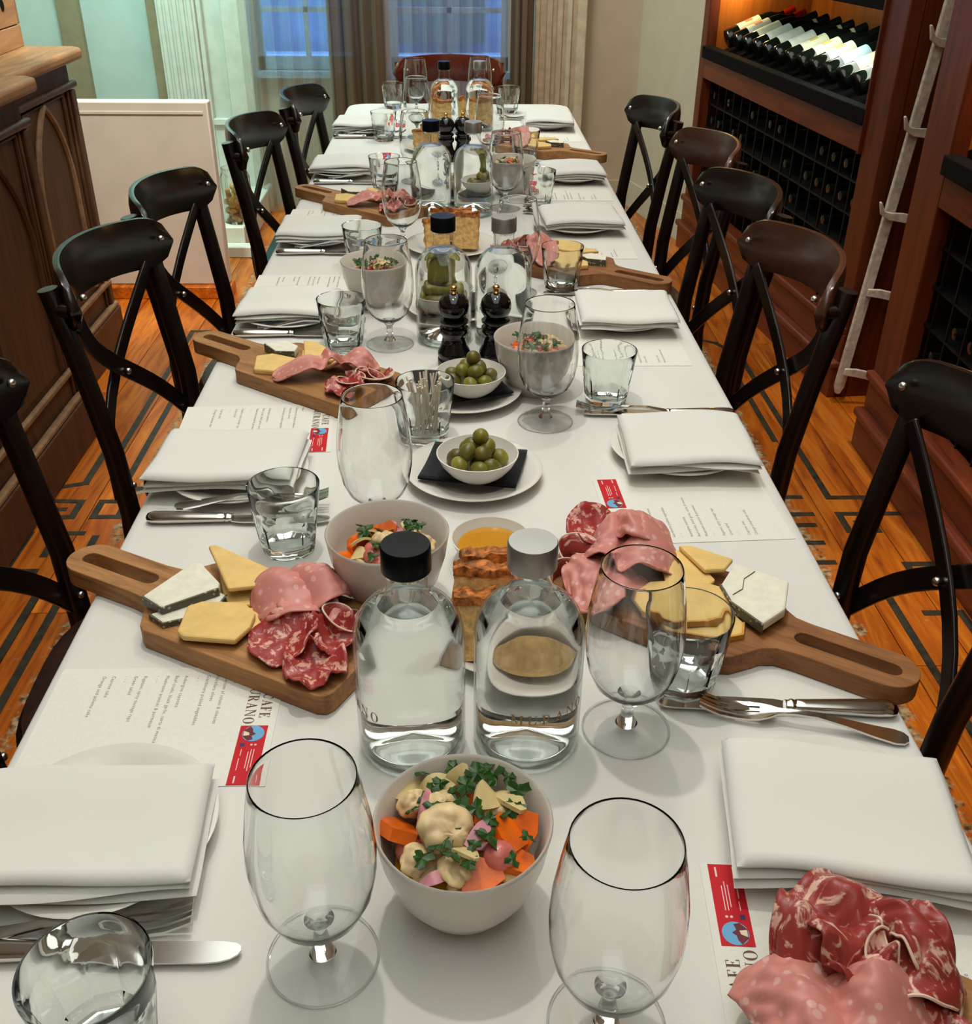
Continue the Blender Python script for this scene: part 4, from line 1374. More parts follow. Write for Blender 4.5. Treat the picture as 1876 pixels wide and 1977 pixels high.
# cutlery ------------------------------------------------------------
def fork_mesh():
    # columns across the width, rows along the length (handle end to tine tips)
    xs = [0, 0.004, 0.012, 0.03, 0.055, 0.08, 0.10, 0.114, 0.122, 0.130, 0.140, 0.150, 0.165, 0.177, 0.184]
    hw = [0.003, 0.0075, 0.0092, 0.0075, 0.0048, 0.0034, 0.0030, 0.0042, 0.0085, 0.0110, 0.0118, 0.0118, 0.0114, 0.0108, 0.0104]
    zz = [0.0035, 0.0035, 0.004, 0.0062, 0.0105, 0.0142, 0.0135, 0.0105, 0.0085, 0.0068, 0.0052, 0.0046, 0.0062, 0.0098, 0.0125]
    cols = [-1, -0.64, -0.43, -0.07, 0.07, 0.43, 0.64, 1]
    n, W = len(xs), 8
    vs, fs = [], []
    for off in (0.0011, -0.0011):
        for x, h, z in zip(xs, hw, zz):
            for c in cols:
                dish = 0.0012 * c * c if 0.11 < x < 0.16 else 0.0
                vs.append((x, c * h, z + off + dish))
    B = n * W
    def solid(i, c):
        return not (i >= 9 and c in (1, 3, 5))
    for i in range(n - 1):
        for c in range(W - 1):
            if not solid(i, c):
                continue
            a = i * W + c
            fs.append((a, a + W, a + W + 1, a + 1))
            fs.append((B + a, B + a + 1, B + a + W + 1, B + a + W))
            if c == 0 or not solid(i, c - 1):
                fs.append((a, B + a, B + a + W, a + W))
            if c == W - 2 or not solid(i, c + 1):
                fs.append((a + 1, a + W + 1, B + a + W + 1, B + a + 1))
            if i == 0:
                fs.append((a, a + 1, B + a + 1, B + a))
            if i == n - 2:
                fs.append((a + W, B + a + W, B + a + W + 1, a + W + 1))
    for c in (1, 3, 5):
        a = 9 * W + c
        fs.append((a, B + a, B + a + 1, a + 1))
    return MB().add(vs, fs).mesh('dinner_fork', M['steel'], 50)


FORK = fork_mesh()


def lathe_x(prof, n, sy, sz, zc):
    vs, fs = [], []
    for x, r in prof:
        for k in range(n):
            a = 2 * pi * k / n
            vs.append((x, r * cos(a) * sy, zc + r * sin(a) * sz))
    m = len(prof)
    for i in range(m - 1):
        for k in range(n):
            k2 = (k + 1) % n
            fs.append((i * n + k, i * n + k2, (i + 1) * n + k2, (i + 1) * n + k))
    fs += [tuple(range(n))[::-1], tuple((m - 1) * n + k for k in range(n))]
    return MB().add(vs, fs)


KH = lathe_x([(0, 0.002), (0.002, 0.0065), (0.008, 0.0095), (0.02, 0.0100), (0.05, 0.0088), (0.085, 0.0072), (0.092, 0.0070), (0.094, 0.0060), (0.0955, 0.0072), (0.098, 0.0072), (0.0995, 0.0058), (0.103, 0.0062)], 16, 1, 0.72, 0.0073).mesh('knife_handle', M['steel'], 50)
blade = [(0.102, -0.0065), (0.112, -0.0088), (0.150, -0.0098), (0.195, -0.0096), (0.205, -0.0086), (0.212, -0.0064), (0.2165, -0.0032), (0.2185, 0.0005), (0.2178, 0.0038), (0.2145, 0.0060), (0.205, 0.0075), (0.17, 0.0078), (0.112, 0.0072), (0.102, 0.006)]
KB = MB().prism(blade, 0.0050, 0.0066).mesh('knife_blade', M['steel'], 0)


def knife(x, y, ang, label):
    t = thing('table_knife', label, 'knife', (x, y, TZ), rad(ang), 'table knives')
    place('knife_handle', KH, t)
    place('knife_blade', KB, t)


def fork(x, y, ang, label, dz=0.0, roll=0.0, pitch=0.0):
    o = place('dinner_fork', FORK, None, (x, y, TZ + dz))
    o.rotation_euler = (rad(roll), rad(pitch), rad(ang))
    tag(o, label, 'fork', 'dinner forks')


# menus --------------------------------------------------------------
MENU_W, MENU_H = 0.155, 0.215
LINES = [('Menu', 0.167), ('Selection of salumi & cheeses', 0.158), ('Nocellara olives', 0.149), ('Giardiniera pickled vegetables', 0.140), ('- - -', 0.131),
         ('Aubergine caponata', 0.119), ('Beef crudo, black garlic, carta di musica', 0.110), ('Mushroom arancini & parmesan', 0.101), ('- - -', 0.092),
         ('Rigatoni, spicy sausage ragu', 0.080), ('Green salad', 0.071), ('- - -', 0.062), ('Caprese cake', 0.050), ('Orange and polenta cake', 0.041)]
_tx = {}


def text_mesh(body, size, mat):
    if body in _tx:
        return _tx[body]
    cu = bpy.data.curves.new('text_line', 'FONT')
    cu.body = body
    cu.size = size
    cu.space_character = 1.15
    ob = bpy.data.objects.new('text_line', cu)
    COL.objects.link(ob)
    dg = bpy.context.evaluated_depsgraph_get()
    me = bpy.data.meshes.new_from_object(ob.evaluated_get(dg))
    bpy.data.objects.remove(ob)
    me.name = 'text_line'
    me.materials.clear()
    me.materials.append(mat)
    _tx[body] = me
    return me


PAPER = MB().box(0, 0, 0, MENU_W, MENU_H, 0.0006).mesh('menu_sheet', M['paper'], 0)
mm, LC = word_mesh('CAFE', 0.0098, 0.98)
T1 = mm.mesh('title_lettering', M['title_ink'], 0)
mm, LM = word_mesh('MURANO', 0.0098, 1.0)
T2 = mm.mesh('title_lettering', M['title_ink'], 0)
RED = MB().box(0, 0, 0, 0.072, 0.0245, 0.0003).mesh('red_card_print', M['red_card'], 0)
DISC = MB().lathe([(0, 0), (0.0098, 0), (0.0098, 0.0002), (0, 0.0002)], 32, False, False).mesh('round_picture', M['sky_print'], 0)
BLD = MB().prism([(-0.009, -0.0035), (-0.004, -0.0090), (0.0035, -0.0091), (0.0088, -0.004), (0.0075, 0.0005), (0.003, -0.001), (0.0005, 0.0025), (-0.002, -0.0005), (-0.0055, -0.001)], 0.0002, 0.0004).mesh('picture_building', M['maroon_print'], 0)
BLD2 = MB().prism([(-0.003, -0.0085), (0.003, -0.0085), (0.0022, -0.0030), (-0.001, -0.0038)], 0.0004, 0.0005).mesh('picture_building', M['cream_print'], 0)
DOT = MB().lathe([(0, 0), (0.0011, 0), (0.0011, 0.0002), (0, 0.0002)], 12, False, False).mesh('white_dot', M['white_ink'], 0)
BLUE = MB().box(0, 0, 0, 0.0038, 0.0038, 0.0002).mesh('navy_square', M['navy_print'], 0)


def menu(side, i, x, y, ang, full, z=TZ + 0.0002):
    """x, y = centre; reading direction -Y on the left side, +Y on the right side"""
    a = rad(-90 + ang) if side == 'L' else rad(90 + ang)
    t = thing('paper_menu', f'printed paper menu with red card at the {where(side, i)} of the table', 'menu', (x, y, z), a, 'printed menus at each place')
    o = (-MENU_W / 2, -MENU_H / 2)
    place('menu_sheet', PAPER, t, (o[0], o[1], 0))
    zt = 0.0007
    place('title_lettering', T1, t, (o[0] + 0.082 - 0.010 - LC, o[1] + MENU_H - 0.0165, zt))
    place('title_lettering', T2, t, (o[0] + 0.080 - LM, o[1] + MENU_H - 0.0300, zt))
    r = place('red_card_print', RED, t, (o[0] + 0.0825, o[1] + MENU_H - 0.0305, zt))
    d = place('round_picture', DISC, r, (0.0105, 0.0128, 0.0003), (0, 0, rad(0)))
    if full:
        place('picture_building', BLD, r, (0.0105, 0.0128, 0.0003))
        place('picture_building', BLD2, r, (0.0105, 0.0128, 0.0003))
        place('white_dot', DOT, r, (0.0245, 0.0135, 0.0003))
        place('white_dot', DOT, r, (0.0245, 0.0170, 0.0003))
        place('navy_square', BLUE, r, (0.0225, 0.0035, 0.0003))
        for k, (u, v, L) in enumerate(((0.030, 0.0165, 0.022), (0.030, 0.0142, 0.026), (0.033, 0.0119, 0.020), (0.030, 0.0055, 0.008), (0.041, 0.0050, 0.014), (0.060, 0.0185, 0.009), (0.062, 0.0050, 0.008))):
            MB().box(0, 0, 0, L, 0.0007 if k < 5 else 0.0014, 0.0002).build('printed_line', M['white_ink'], r, (u, v, 0.0003), smooth=0)
    if full > 0:
        for body, v in LINES:
            place('text_line', text_mesh(body, 0.0048, M['ink']), t, (o[0] + 0.012, o[1] + v, zt))
    return t


PL = {'L': [(-0.289, 0.567), (-0.289, 1.150), (-0.306, 1.738), (-0.31, 2.217), (-0.315, 2.845), (-0.31, 3.43)],
      'R': [(0.294, 0.567), (0.284, 1.212), (0.280, 1.718), (0.264, 2.316), (0.296, 2.795), (0.289, 3.525)]}
NP = {'L': [(-0.302, 0.548, 0.196, 0.118, 3), (-0.300, 1.152, 0.186, 0.134, -3), (-0.303, 1.730, 0.172, 0.132, -2), (-0.307, 2.212, 0.172, 0.140, 0), (-0.312, 2.852, 0.172, 0.150, 0), (-0.312, 3.432, 0.165, 0.150, -2)],
      'R': [(0.289, 0.552, 0.178, 0.136, -8), (0.294, 1.198, 0.168, 0.148, -1), (0.284, 1.700, 0.168, 0.150, -1), (0.272, 2.312, 0.178, 0.150, 3), (0.297, 2.785, 0.165, 0.150, 2), (0.292, 3.505, 0.16, 0.150, -3)]}
MN = {'L': [(-0.283, 0.697, 0), (-0.293, 1.296, 3), (-0.292, 1.905, 1), (-0.295, 2.405, 0), (-0.295, 3.02, 0), (-0.295, 3.60, 0)],
      'R': [(0.278, 0.447, -4), (0.275, 1.070, 3), (0.262, 1.595, 0), (0.262, 2.165, 0), (0.275, 2.645, 0), (0.275, 3.37, 0)]}
for s in 'LR':
    for i in range(6):
        menu(s, i, *MN[s][i], (2 if (s, i) in (('L', 0), ('R', 0), ('R', 1), ('L', 1)) else 1))
        x, y = PL[s][i]
        o = place('side_plate', PLATE, None, (x, y, TZ))
        tag(o, f'white china side plate under the napkin at the {where(s, i)}', 'plate', 'side plates')
        x, y, w, d, a = NP[s][i]
        napkin(s, i, x, y, w, d, a, TZ + 0.0185, f'folded white cloth napkin on the plate at the {where(s, i)}')

KN = {'L': [(-0.382, 0.462, -1), (-0.381, 1.046, -1), (-0.390, 1.648, 0), (-0.388, 2.117, 0), (-0.384, 2.737, 0), (-0.393, 3.338, 0)],
      'R': [(0.393, 0.697, 176), (0.392, 1.327, 178), (0.372, 1.853, 178), (0.37, 2.44, 178), (0.37, 2.93, 178), (0.365, 3.65, 178)]}
FK = {'L': [(-0.386, 0.468, 6, 0.0, 0), (-0.350, 1.061, 5, 0.010, 0), (-0.35, 1.660, 3, 0.010, 0), (-0.35, 2.13, 3, 0.010, 0), (-0.345, 2.75, 3, 0.010, 0), (-0.36, 3.35, 3, 0.01, 0)],
      'R': [(0.390, 0.661, 165, 0.0, 0), (0.345, 1.318, 170, 0, 0), (0.34, 1.842, 170, 0, 0), (0.34, 2.43, 170, 0, 0), (0.34, 2.92, 170, 0, 0), (0.335, 3.64, 170, 0, 0)]}
for s in 'LR':
    for i in range(6):
        x, y, a = KN[s][i]
        knife(x, y, a, f'steel table knife beside the plate at the {where(s, i)}')
        x, y, a, dz, rl = FK[s][i]
        fork(x, y, a, f'steel dinner fork beside the plate at the {where(s, i)}', dz, rl)

# ------------------------------------------------------------------ serving boards
from mathutils.geometry import tessellate_polygon

BT = 0.022


def board_mesh(mat):
    half = [(-0.265 + 0.0275 - 0.0275 * cos(rad(a)), 0.0275 * sin(rad(a))) for a in range(0, 91, 15)]
    half += [(-0.155, 0.0275), (-0.138, 0.0295), (-0.126, 0.037), (-0.116, 0.052), (-0.106, 0.066), (-0.098, 0.0705)]
    half += [(0.108, 0.0705), (0.1165, 0.067), (0.120, 0.0585)]
    outer = half + [(x, -y) for x, y in half[::-1][:-1]]
    slot = [(-0.155 + 0.009 * cos(rad(a)), 0.009 * sin(rad(a))) for a in range(-90, 91, 30)] + [(-0.240 + 0.009 * cos(rad(a)), 0.009 * sin(rad(a))) for a in range(90, 271, 30)]
    loops = [[Vector((x, y, 0)) for x, y in outer], [Vector((x, y, 0)) for x, y in slot]]
    tris = tessellate_polygon(loops)
    pts = outer + slot
    n = len(pts)
    vs = [(x, y, 0) for x, y in pts] + [(x, y, BT) for x, y in pts]
    fs = []
    for a, b, c in tris:
        A, B, Cc = pts[a], pts[b], pts[c]
        ccw = (B[0] - A[0]) * (Cc[1] - A[1]) - (B[1] - A[1]) * (Cc[0] - A[0]) > 0
        t = (a, b, c) if ccw else (a, c, b)
        fs.append(tuple(i + n for i in t))
        fs.append(t[::-1])
    def ring(idx, flip):
        ar = sum(pts[idx[i]][0] * pts[idx[(i + 1) % len(idx)]][1] - pts[idx[(i + 1) % len(idx)]][0] * pts[idx[i]][1] for i in range(len(idx)))
        if (ar < 0) != flip:
            idx = idx[::-1]
        for i in range(len(idx)):
            a, b = idx[i], idx[(i + 1) % len(idx)]
            fs.append((a, b, b + n, a + n))
    ring(list(range(len(outer))), False)
    ring(list(range(len(outer), n)), True)
    return MB().add(vs, fs).mesh('serving_board', mat, 30)


BM = {'board': board_mesh(M['board']), 'board_dark': board_mesh(M['board_dark'])}


class Board:
    def __init__(s, name, x, y, ang, mat='board'):
        s.name, s.x, s.y, s.a = name, x, y, rad(ang)
        o = place('serving_board', BM[mat], None, (x, y, TZ + 0.0009), (0, 0, s.a), 0.0022, 2)
        tag(o, f'wooden paddle serving board with slotted handle, {name}', 'serving board', 'cheese and meat boards')
        s.z = TZ + 0.0009 + BT

    def at(s, u, v, dz=0.0):
        return (s.x + u * cos(s.a) - v * sin(s.a), s.y + u * sin(s.a) + v * cos(s.a), s.z + dz)


def cheese(b, poly, dz, th, what, mat='cheese', tilt=(0, 0), rind=None):
    cx = sum(p[0] for p in poly) / len(poly)
    cy = sum(p[1] for p in poly) / len(poly)
    loc = [(p[0] - cx, p[1] - cy) for p in poly]
    o = thing('cheese_slice', f'{what} on the {b.name}', 'cheese', b.at(cx, cy, dz + 0.0002), b.a, 'cheese on the boards')
    o.rotation_euler = (tilt[0], tilt[1], b.a)
    MB().prism(loc, 0, th).build('cheese_body', M[mat], o, smooth=0, bevel=0.0022)
    if rind:
        pts = [loc[i % len(loc)] for i in rind]
        ctr = Vector((0, 0))
        q = [(Vector(p) * 1.012) for p in pts]
        m = MB().ribbon([(p.x, p.y, th / 2) for p in q], th * 0.96, 0.0022, (0, 0, 1))
        m.build('rind', M['ash' if mat == 'goat' else 'cheese_rind'], o, smooth=0)
    return o


def goat_line(o, pts, th):
    MB().ribbon([(p[0], p[1], th + 0.0002) for p in pts], 0.0014, 0.0008, (0, 0, 1)).build('ash_line', M['ash'], o, smooth=0)


def smooth_path(pts, n):
    """Catmull-Rom through 2-D points"""
    out = []
    P = [pts[0]] + list(pts) + [pts[-1]]
    k = len(pts) - 1
    for i in range(n + 1):
        t = i / n * k
        j = min(int(t), k - 1)
        f = t - j
        p0, p1, p2, p3 = P[j], P[j + 1], P[j + 2], P[j + 3]
        out.append(tuple(0.5 * ((2 * p1[d]) + (-p0[d] + p2[d]) * f + (2 * p0[d] - 5 * p1[d] + 4 * p2[d] - p3[d]) * f * f + (-p0[d] + 3 * p1[d] - 3 * p2[d] + p3[d]) * f ** 3) for d in range(len(p1))))
    return out


def solid(o, t=0.0013):
    m = o.modifiers.new('thickness', 'SOLIDIFY')
    m.thickness = t
    m.offset = 0
    return o


def folded_sheet(name, mat, prof, width, seed, label, cat, loc, rotz, group, rim=None, wob=0.004, tilt=(0, 0)):
    """a thin slice folded along a profile (x, z) and swept across its width"""
    rg = random.Random(seed)
    path = smooth_path(prof, 48)
    m_ = 26
    ph = [rg.uniform(0, 6) for _ in range(6)]
    vs, fs = [], []
    n = len(path)
    for i, (px, pz) in enumerate(path):
        s = i / (n - 1)
        hw = width / 2 * (max(0.02, 1 - abs(2 * s - 1) ** 3.0) ** 0.5)
        for j in range(m_ + 1):
            v = -1 + 2 * j / m_
            nz = noise.noise(Vector((s * 3 + seed, v * 1.6, seed * 0.7)))
            x = px + wob * 1.4 * sin(2.1 * v + ph[0]) * (0.3 + s) + 0.003 * nz
            y = v * hw * (1 + 0.10 * noise.noise(Vector((s * 6, seed, v)))) + wob * 0.6 * sin(5 * s + ph[1])
            cr = noise.noise(Vector((s * 7.5 + seed * 1.3, v * 4.2, 2.0)))
            x += 0.0030 * cr
            z = max(0.0008, 0.0042 * cr * min(1, pz / 0.012) + pz * (1 + 0.22 * sin(2.6 * v + ph[2] + 3 * s)) + wob * 0.55 * abs(nz) + (0.0022 * sin(9 * v + ph[3]) * abs(v) ** 3))
            vs.append((x, y, z))
    W = m_ + 1
    for i in range(n - 1):
        for j in range(m_):
            a = i * W + j
            fs.append((a, a + 1, a + W + 1, a + W))
    o = MB().add(vs, fs).build(name, M[mat], None, loc, (tilt[0], tilt[1], rotz), 180)
    solid(o, 0.0014)
    tag(o, label, cat, group)
    if rim:
        edge = [vs[i * W + m_] for i in range(2, n - 2)]
        MB().tube([(p[0], p[1] + 0.0003, p[2] + 0.0003) for p in edge], 0.0012, 6).build('fat_rim', M['fat'], o)
    return o


def disc_slice(name, mat, R, seed, label, cat, loc, rotz, group, amp=0.004, ruff=3, lift=0.0, tilt=(0, 0), rim=None, squash=1.0):
    """a round slice with a ruffled edge"""
    rg = random.Random(seed)
    ph = [rg.uniform(0, 6) for _ in range(5)]
    nr, na = 9, 44
    vs, fs = [(0, 0, 0.002)], []
    for i in range(1, nr + 1):
        r = i / nr
        for k in range(na):
            a = 2 * pi * k / na
            rr = R * r * (1 + 0.05 * sin(3 * a + ph[0]) + 0.03 * sin(7 * a + ph[1]))
            z = 0.002 + amp * r ** 2 * (1 + sin(ruff * a + ph[2])) + amp * 0.35 * r ** 4 * sin(ruff * 2.6 * a + ph[3]) + lift * r * r * (0.5 + 0.5 * cos(a))
            z += 0.0012 * noise.noise(Vector((rr * cos(a) * 90, rr * sin(a) * 90, seed)))
            vs.append((rr * cos(a), rr * sin(a) * squash, max(0.0008, z)))
    for k in range(na):
        fs.append((0, 1 + k, 1 + (k + 1) % na))
    for i in range(nr - 1):
        for k in range(na):
            a, b = 1 + i * na + k, 1 + i * na + (k + 1) % na
            fs.append((a, a + na, b + na, b))
    o = MB().add(vs, fs).build(name, M[mat], None, loc, (tilt[0], tilt[1], rotz), 180)
    solid(o, 0.0014)
    tag(o, label, cat, group)
    if rim:
        ring = vs[1 + (nr - 1) * na:]
        a0, a1 = rim
        MB().tube([ring[k % na] for k in range(a0, a1)], 0.0013, 6).build('fat_rim', M['fat'], o)
    return o


def rose(name, mat, seed, label, cat, loc, group, size=0.03, turns=1.6, h=0.028):
    """thin slice gathered into a loose ruffled curl"""
    rg = random.Random(seed)
    ph = [rg.uniform(0, 6) for _ in range(6)]
    n, m_ = 60, 6
    vs, fs = [], []
    for i in range(n + 1):
        t = i / n
        a = ph[0] + t * turns * 2 * pi
        rad_ = size * (0.22 + 0.78 * t)
        wv = sin(7 * t * turns + ph[1])
        for j in range(m_ + 1):
            v = j / m_
            r = rad_ * (0.72 + 0.42 * v) + 0.22 * size * wv * v
            hh = h * (0.65 + 0.35 * sin(4.2 * t * turns + ph[2])) * (1 - 0.45 * t)
            z = 0.001 + hh * v ** 0.8 - 0.12 * h * v * v * (1 + wv)
            vs.append((r * cos(a), r * sin(a), max(0.0008, z)))
    W = m_ + 1
    for i in range(n):
        for j in range(m_):
            q = i * W + j
            fs.append((q, q + W, q + W + 1, q + 1))
    o = MB().add(vs, fs).build(name, M[mat], None, loc, (0, 0, 0), 180)
    solid(o, 0.0012)
    tag(o, label, cat, group)
    MB().tube([vs[i * W + m_] for i in range(3, n - 2)], 0.0010, 6).build('fat_rim', M['fat'], o)
    return o


GM = 'cured meats on the boards'

# near left board ----------------------------------------------------
b = Board('near left board', -0.200, 0.820, -29)
o = cheese(b, [(-0.122, -0.042), (-0.117, 0.026), (-0.108, 0.030), (-0.068, 0.012), (-0.064, 0.004), (-0.092, -0.047)], 0.006, 0.010, 'ash-rinded white goat cheese slice, upper one,', 'goat', (0.03, 0.02), (0, 5, 4))
cheese(b, [(-0.104, -0.053), (-0.070, 0.010), (-0.058, 0.008), (-0.052, -0.022), (-0.082, -0.058)], 0.0, 0.0062, 'ash-rinded white goat cheese slice, lower one,', 'goat', (0, 0), (0, 4, 3, 2))
cheese(b, [(-0.117, 0.052), (-0.112, 0.058), (-0.019, 0.050), (-0.009, 0.034), (-0.048, 0.001), (-0.077, 0.023)], 0.0165, 0.0058, 'upper yellow cheese slice behind the goat cheese', 'cheese', (0, 0.02))
cheese(b, [(-0.100, 0.045), (-0.019, 0.044), (-0.006, 0.026), (-0.042, -0.006), (-0.066, 0.012)], 0.0, 0.0058, 'lower yellow cheese slice behind the goat cheese', 'cheese')
cheese(b, [(-0.056, -0.066), (-0.074, -0.031), (-0.066, -0.018), (-0.027, 0.0), (-0.006, -0.009), (0.003, -0.029), (0.003, -0.052), (-0.046, -0.070)], 0.0058, 0.0068, 'broad five-sided yellow cheese slice at the front', 'cheese', (0.03, 0.0))
cheese(b, [(-0.038, -0.004), (-0.004, 0.014), (0.012, -0.008), (0.006, -0.028), (-0.02, -0.03)], 0.0, 0.0056, 'small yellow cheese slice tucked under the ham', 'cheese')
folded_sheet('mortadella_slice', 'mortadella', [(-0.048, 0.004), (-0.038, 0.018), (-0.016, 0.028), (0.006, 0.020), (-0.008, 0.010), (0.012, 0.030), (0.034, 0.026), (0.046, 0.004)], 0.080, 11, 'folded pink mortadella slice standing highest on the near left board', 'meat', b.at(0.016, 0.036), b.a + 0.9, GM)
folded_sheet('mortadella_slice', 'mortadella', [(-0.045, 0.002), (-0.02, 0.012), (0.0, 0.018), (0.02, 0.010), (0.035, 0.002)], 0.060, 12, 'flat pink mortadella slice under the folded one on the near left board', 'meat', b.at(0.032, 0.026), b.a + 2.2, GM)
disc_slice('salami_slice', 'salami', 0.0345, 21, 'round marbled salami slice beside the cheese on the near left board', 'meat', b.at(0.040, -0.026, 0.003), 0.4, GM, 0.004, 3, 0.012, (0.05, -0.1))
disc_slice('salami_slice', 'salami', 0.030, 22, 'crumpled salami slice at the front corner of the near left board', 'meat', b.at(0.088, -0.042, 0.001), 1.4, GM, 0.006, 5, 0.006)
disc_slice('salami_slice', 'salami', 0.026, 26, 'dark salami slice curled behind the corner of the near left board', 'meat', b.at(0.082, -0.004, 0.002), 2.4, GM, 0.009, 4, 0.01)
rose('coppa_slice', 'coppa', 23, 'curled dark coppa slice beside the mortadella on the near left board', 'meat', b.at(0.072, 0.020), GM, 0.030, 1.6, 0.032)
rose('coppa_slice', 'coppa', 24, 'ruffled coppa slice at the back edge of the near left board', 'meat', b.at(0.092, 0.044), GM, 0.024, 1.3, 0.026)

# near right board ---------------------------------------------------
b = Board('near right board', 0.200, 0.869, 146, 'board_dark')
o = cheese(b, [(-0.060, -0.020), (-0.058, -0.064), (-0.118, -0.060), (-0.130, -0.012), (-0.119, 0.022), (-0.080, 0.003)], 0.0066, 0.011, 'thick white goat cheese slab with a grey vein', 'goat', (-0.03, 0.03), (4, 5, 0))
goat_line(o, [(0.012, -0.036), (0.017, -0.018), (0.012, 0.0), (0.017, 0.014)], 0.011)
cheese(b, [(0.006, -0.062), (-0.006, -0.070), (-0.054, -0.070), (-0.054, -0.045), (-0.037, -0.031)], 0.0125, 0.006, 'upper yellow cheese slice at the back', 'cheese', (0.05, 0))
cheese(b, [(0.022, -0.050), (-0.002, -0.068), (-0.050, -0.031), (-0.046, -0.004), (-0.013, 0.006)], 0.0062, 0.006, 'middle yellow cheese slice under the back one', 'cheese')
cheese(b, [(0.013, 0.044), (0.006, 0.010), (-0.030, -0.020), (-0.062, -0.022), (-0.077, 0.006), (-0.080, 0.034), (-0.046, 0.060), (-0.01, 0.062)], 0.0062, 0.007, 'rounded yellow cheese slice behind the tumbler', 'cheese', (0.02, 0), (3, 4, 5, 6, 7))
cheese(b, [(-0.015, 0.055), (-0.060, -0.01), (-0.098, 0.015), (-0.104, 0.034), (-0.088, 0.052), (-0.04, 0.066)], 0.0, 0.006, 'lowest yellow cheese slice showing an orange rind', 'cheese', (0, 0), (2, 3, 4, 5))
folded_sheet('mortadella_slice', 'mortadella', [(-0.050, 0.004), (-0.030, 0.024), (-0.004, 0.036), (0.014, 0.020), (0.022, 0.032), (0.040, 0.030), (0.052, 0.004)], 0.085, 31, 'large folded mortadella slice in the middle of the near right board', 'meat', b.at(0.040, -0.022), b.a + 0.5, GM)
folded_sheet('mortadella_slice', 'mortadella', [(-0.045, 0.003), (-0.02, 0.014), (0.01, 0.022), (0.03, 0.014), (0.045, 0.002)], 0.080, 32, 'flat mortadella slice hanging over the front edge of the near right board', 'meat', b.at(0.044, 0.034), b.a + 1.3, GM)
folded_sheet('mortadella_slice', 'mortadella', [(-0.040, 0.006), (-0.02, 0.030), (0.004, 0.040), (0.024, 0.028), (0.04, 0.006)], 0.060, 36, 'arched mortadella slice at the back edge of the near right board', 'meat', b.at(0.052, -0.055), b.a + 0.1, GM)
rose('coppa_slice', 'coppa', 33, 'curled dark coppa slice on the blunt end of the near right board', 'meat', b.at(0.094, 0.006), GM, 0.033, 1.5, 0.036)
disc_slice('salami_slice', 'salami', 0.036, 34, 'round salami slice at the back corner of the near right board', 'meat', b.at(0.098, -0.048, 0.004), 1.0, GM, 0.006, 3, 0.016, (0.1, 0.1))
rose('coppa_slice', 'coppa', 35, 'ruffled coppa slice at the front corner of the near right board', 'meat', b.at(0.084, 0.044), GM, 0.028, 1.3, 0.028)

# front right corner board ------------------------------------------
b = Board('front corner board', 0.300, 0.352, 148)
folded_sheet('coppa_slice', 'coppa', [(-0.052, 0.003), (-0.040, 0.026), (-0.016, 0.040), (0.004, 0.030), (0.016, 0.040), (0.034, 0.034), (0.050, 0.004)], 0.070, 41, 'large folded coppa slice with a white fat edge on the front corner board', 'meat', b.at(0.092, -0.045), b.a + 1.3, GM, True)
folded_sheet('coppa_slice', 'coppa', [(-0.045, 0.004), (-0.03, 0.030), (-0.008, 0.044), (0.010, 0.028), (0.022, 0.036), (0.042, 0.004)], 0.065, 42, 'folded dark coppa slice in the middle of the front corner board', 'meat', b.at(0.055, -0.040), b.a + 0.4, GM, True)
rose('coppa_slice', 'coppa', 43, 'curled coppa slice at the back edge of the front corner board', 'meat', b.at(0.030, -0.038), GM, 0.036, 1.5, 0.034)
folded_sheet('mortadella_slice', 'mortadella', [(-0.045, 0.004), (-0.02, 0.022), (0.006, 0.034), (0.026, 0.022), (0.045, 0.003)], 0.070, 44, 'pink mortadella slice at the blunt end of the front corner board', 'meat', b.at(0.090, 0.016), b.a + 0.2, GM)
folded_sheet('mortadella_slice', 'mortadella', [(-0.04, 0.004), (-0.018, 0.028), (0.004, 0.042), (0.022, 0.026), (0.04, 0.003)], 0.066, 45, 'peaked mortadella slice beside the coppa on the front corner board', 'meat', b.at(0.056, 0.008), b.a - 0.2, GM)
folded_sheet('coppa_slice', 'coppa', [(-0.032, 0.004), (-0.022, 0.026), (-0.006, 0.038), (0.006, 0.024), (0.016, 0.034), (0.030, 0.004)], 0.048, 47, 'small curled coppa slice with white fat on top of the front corner board pile', 'meat', b.at(0.078, -0.022, 0.010), b.a + 2.3, GM, True)
folded_sheet('coppa_slice', 'coppa', [(-0.034, 0.004), (-0.020, 0.030), (0.0, 0.036), (0.012, 0.022), (0.032, 0.004)], 0.044, 48, 'narrow coppa slice leaning at the napkin side of the front corner board', 'meat', b.at(0.050, -0.060, 0.006), b.a - 0.5, GM, True)
rose('coppa_slice', 'coppa', 49, 'ruffled coppa slice crowning the front corner board pile', 'meat', b.at(0.064, -0.034, 0.020), GM, 0.026, 1.4, 0.030)
disc_slice('salami_slice', 'salami', 0.034, 46, 'salami slice at the right edge of the front corner board', 'meat', b.at(0.012, 0.010, 0.003), 0.4, GM, 0.005, 3, 0.012)


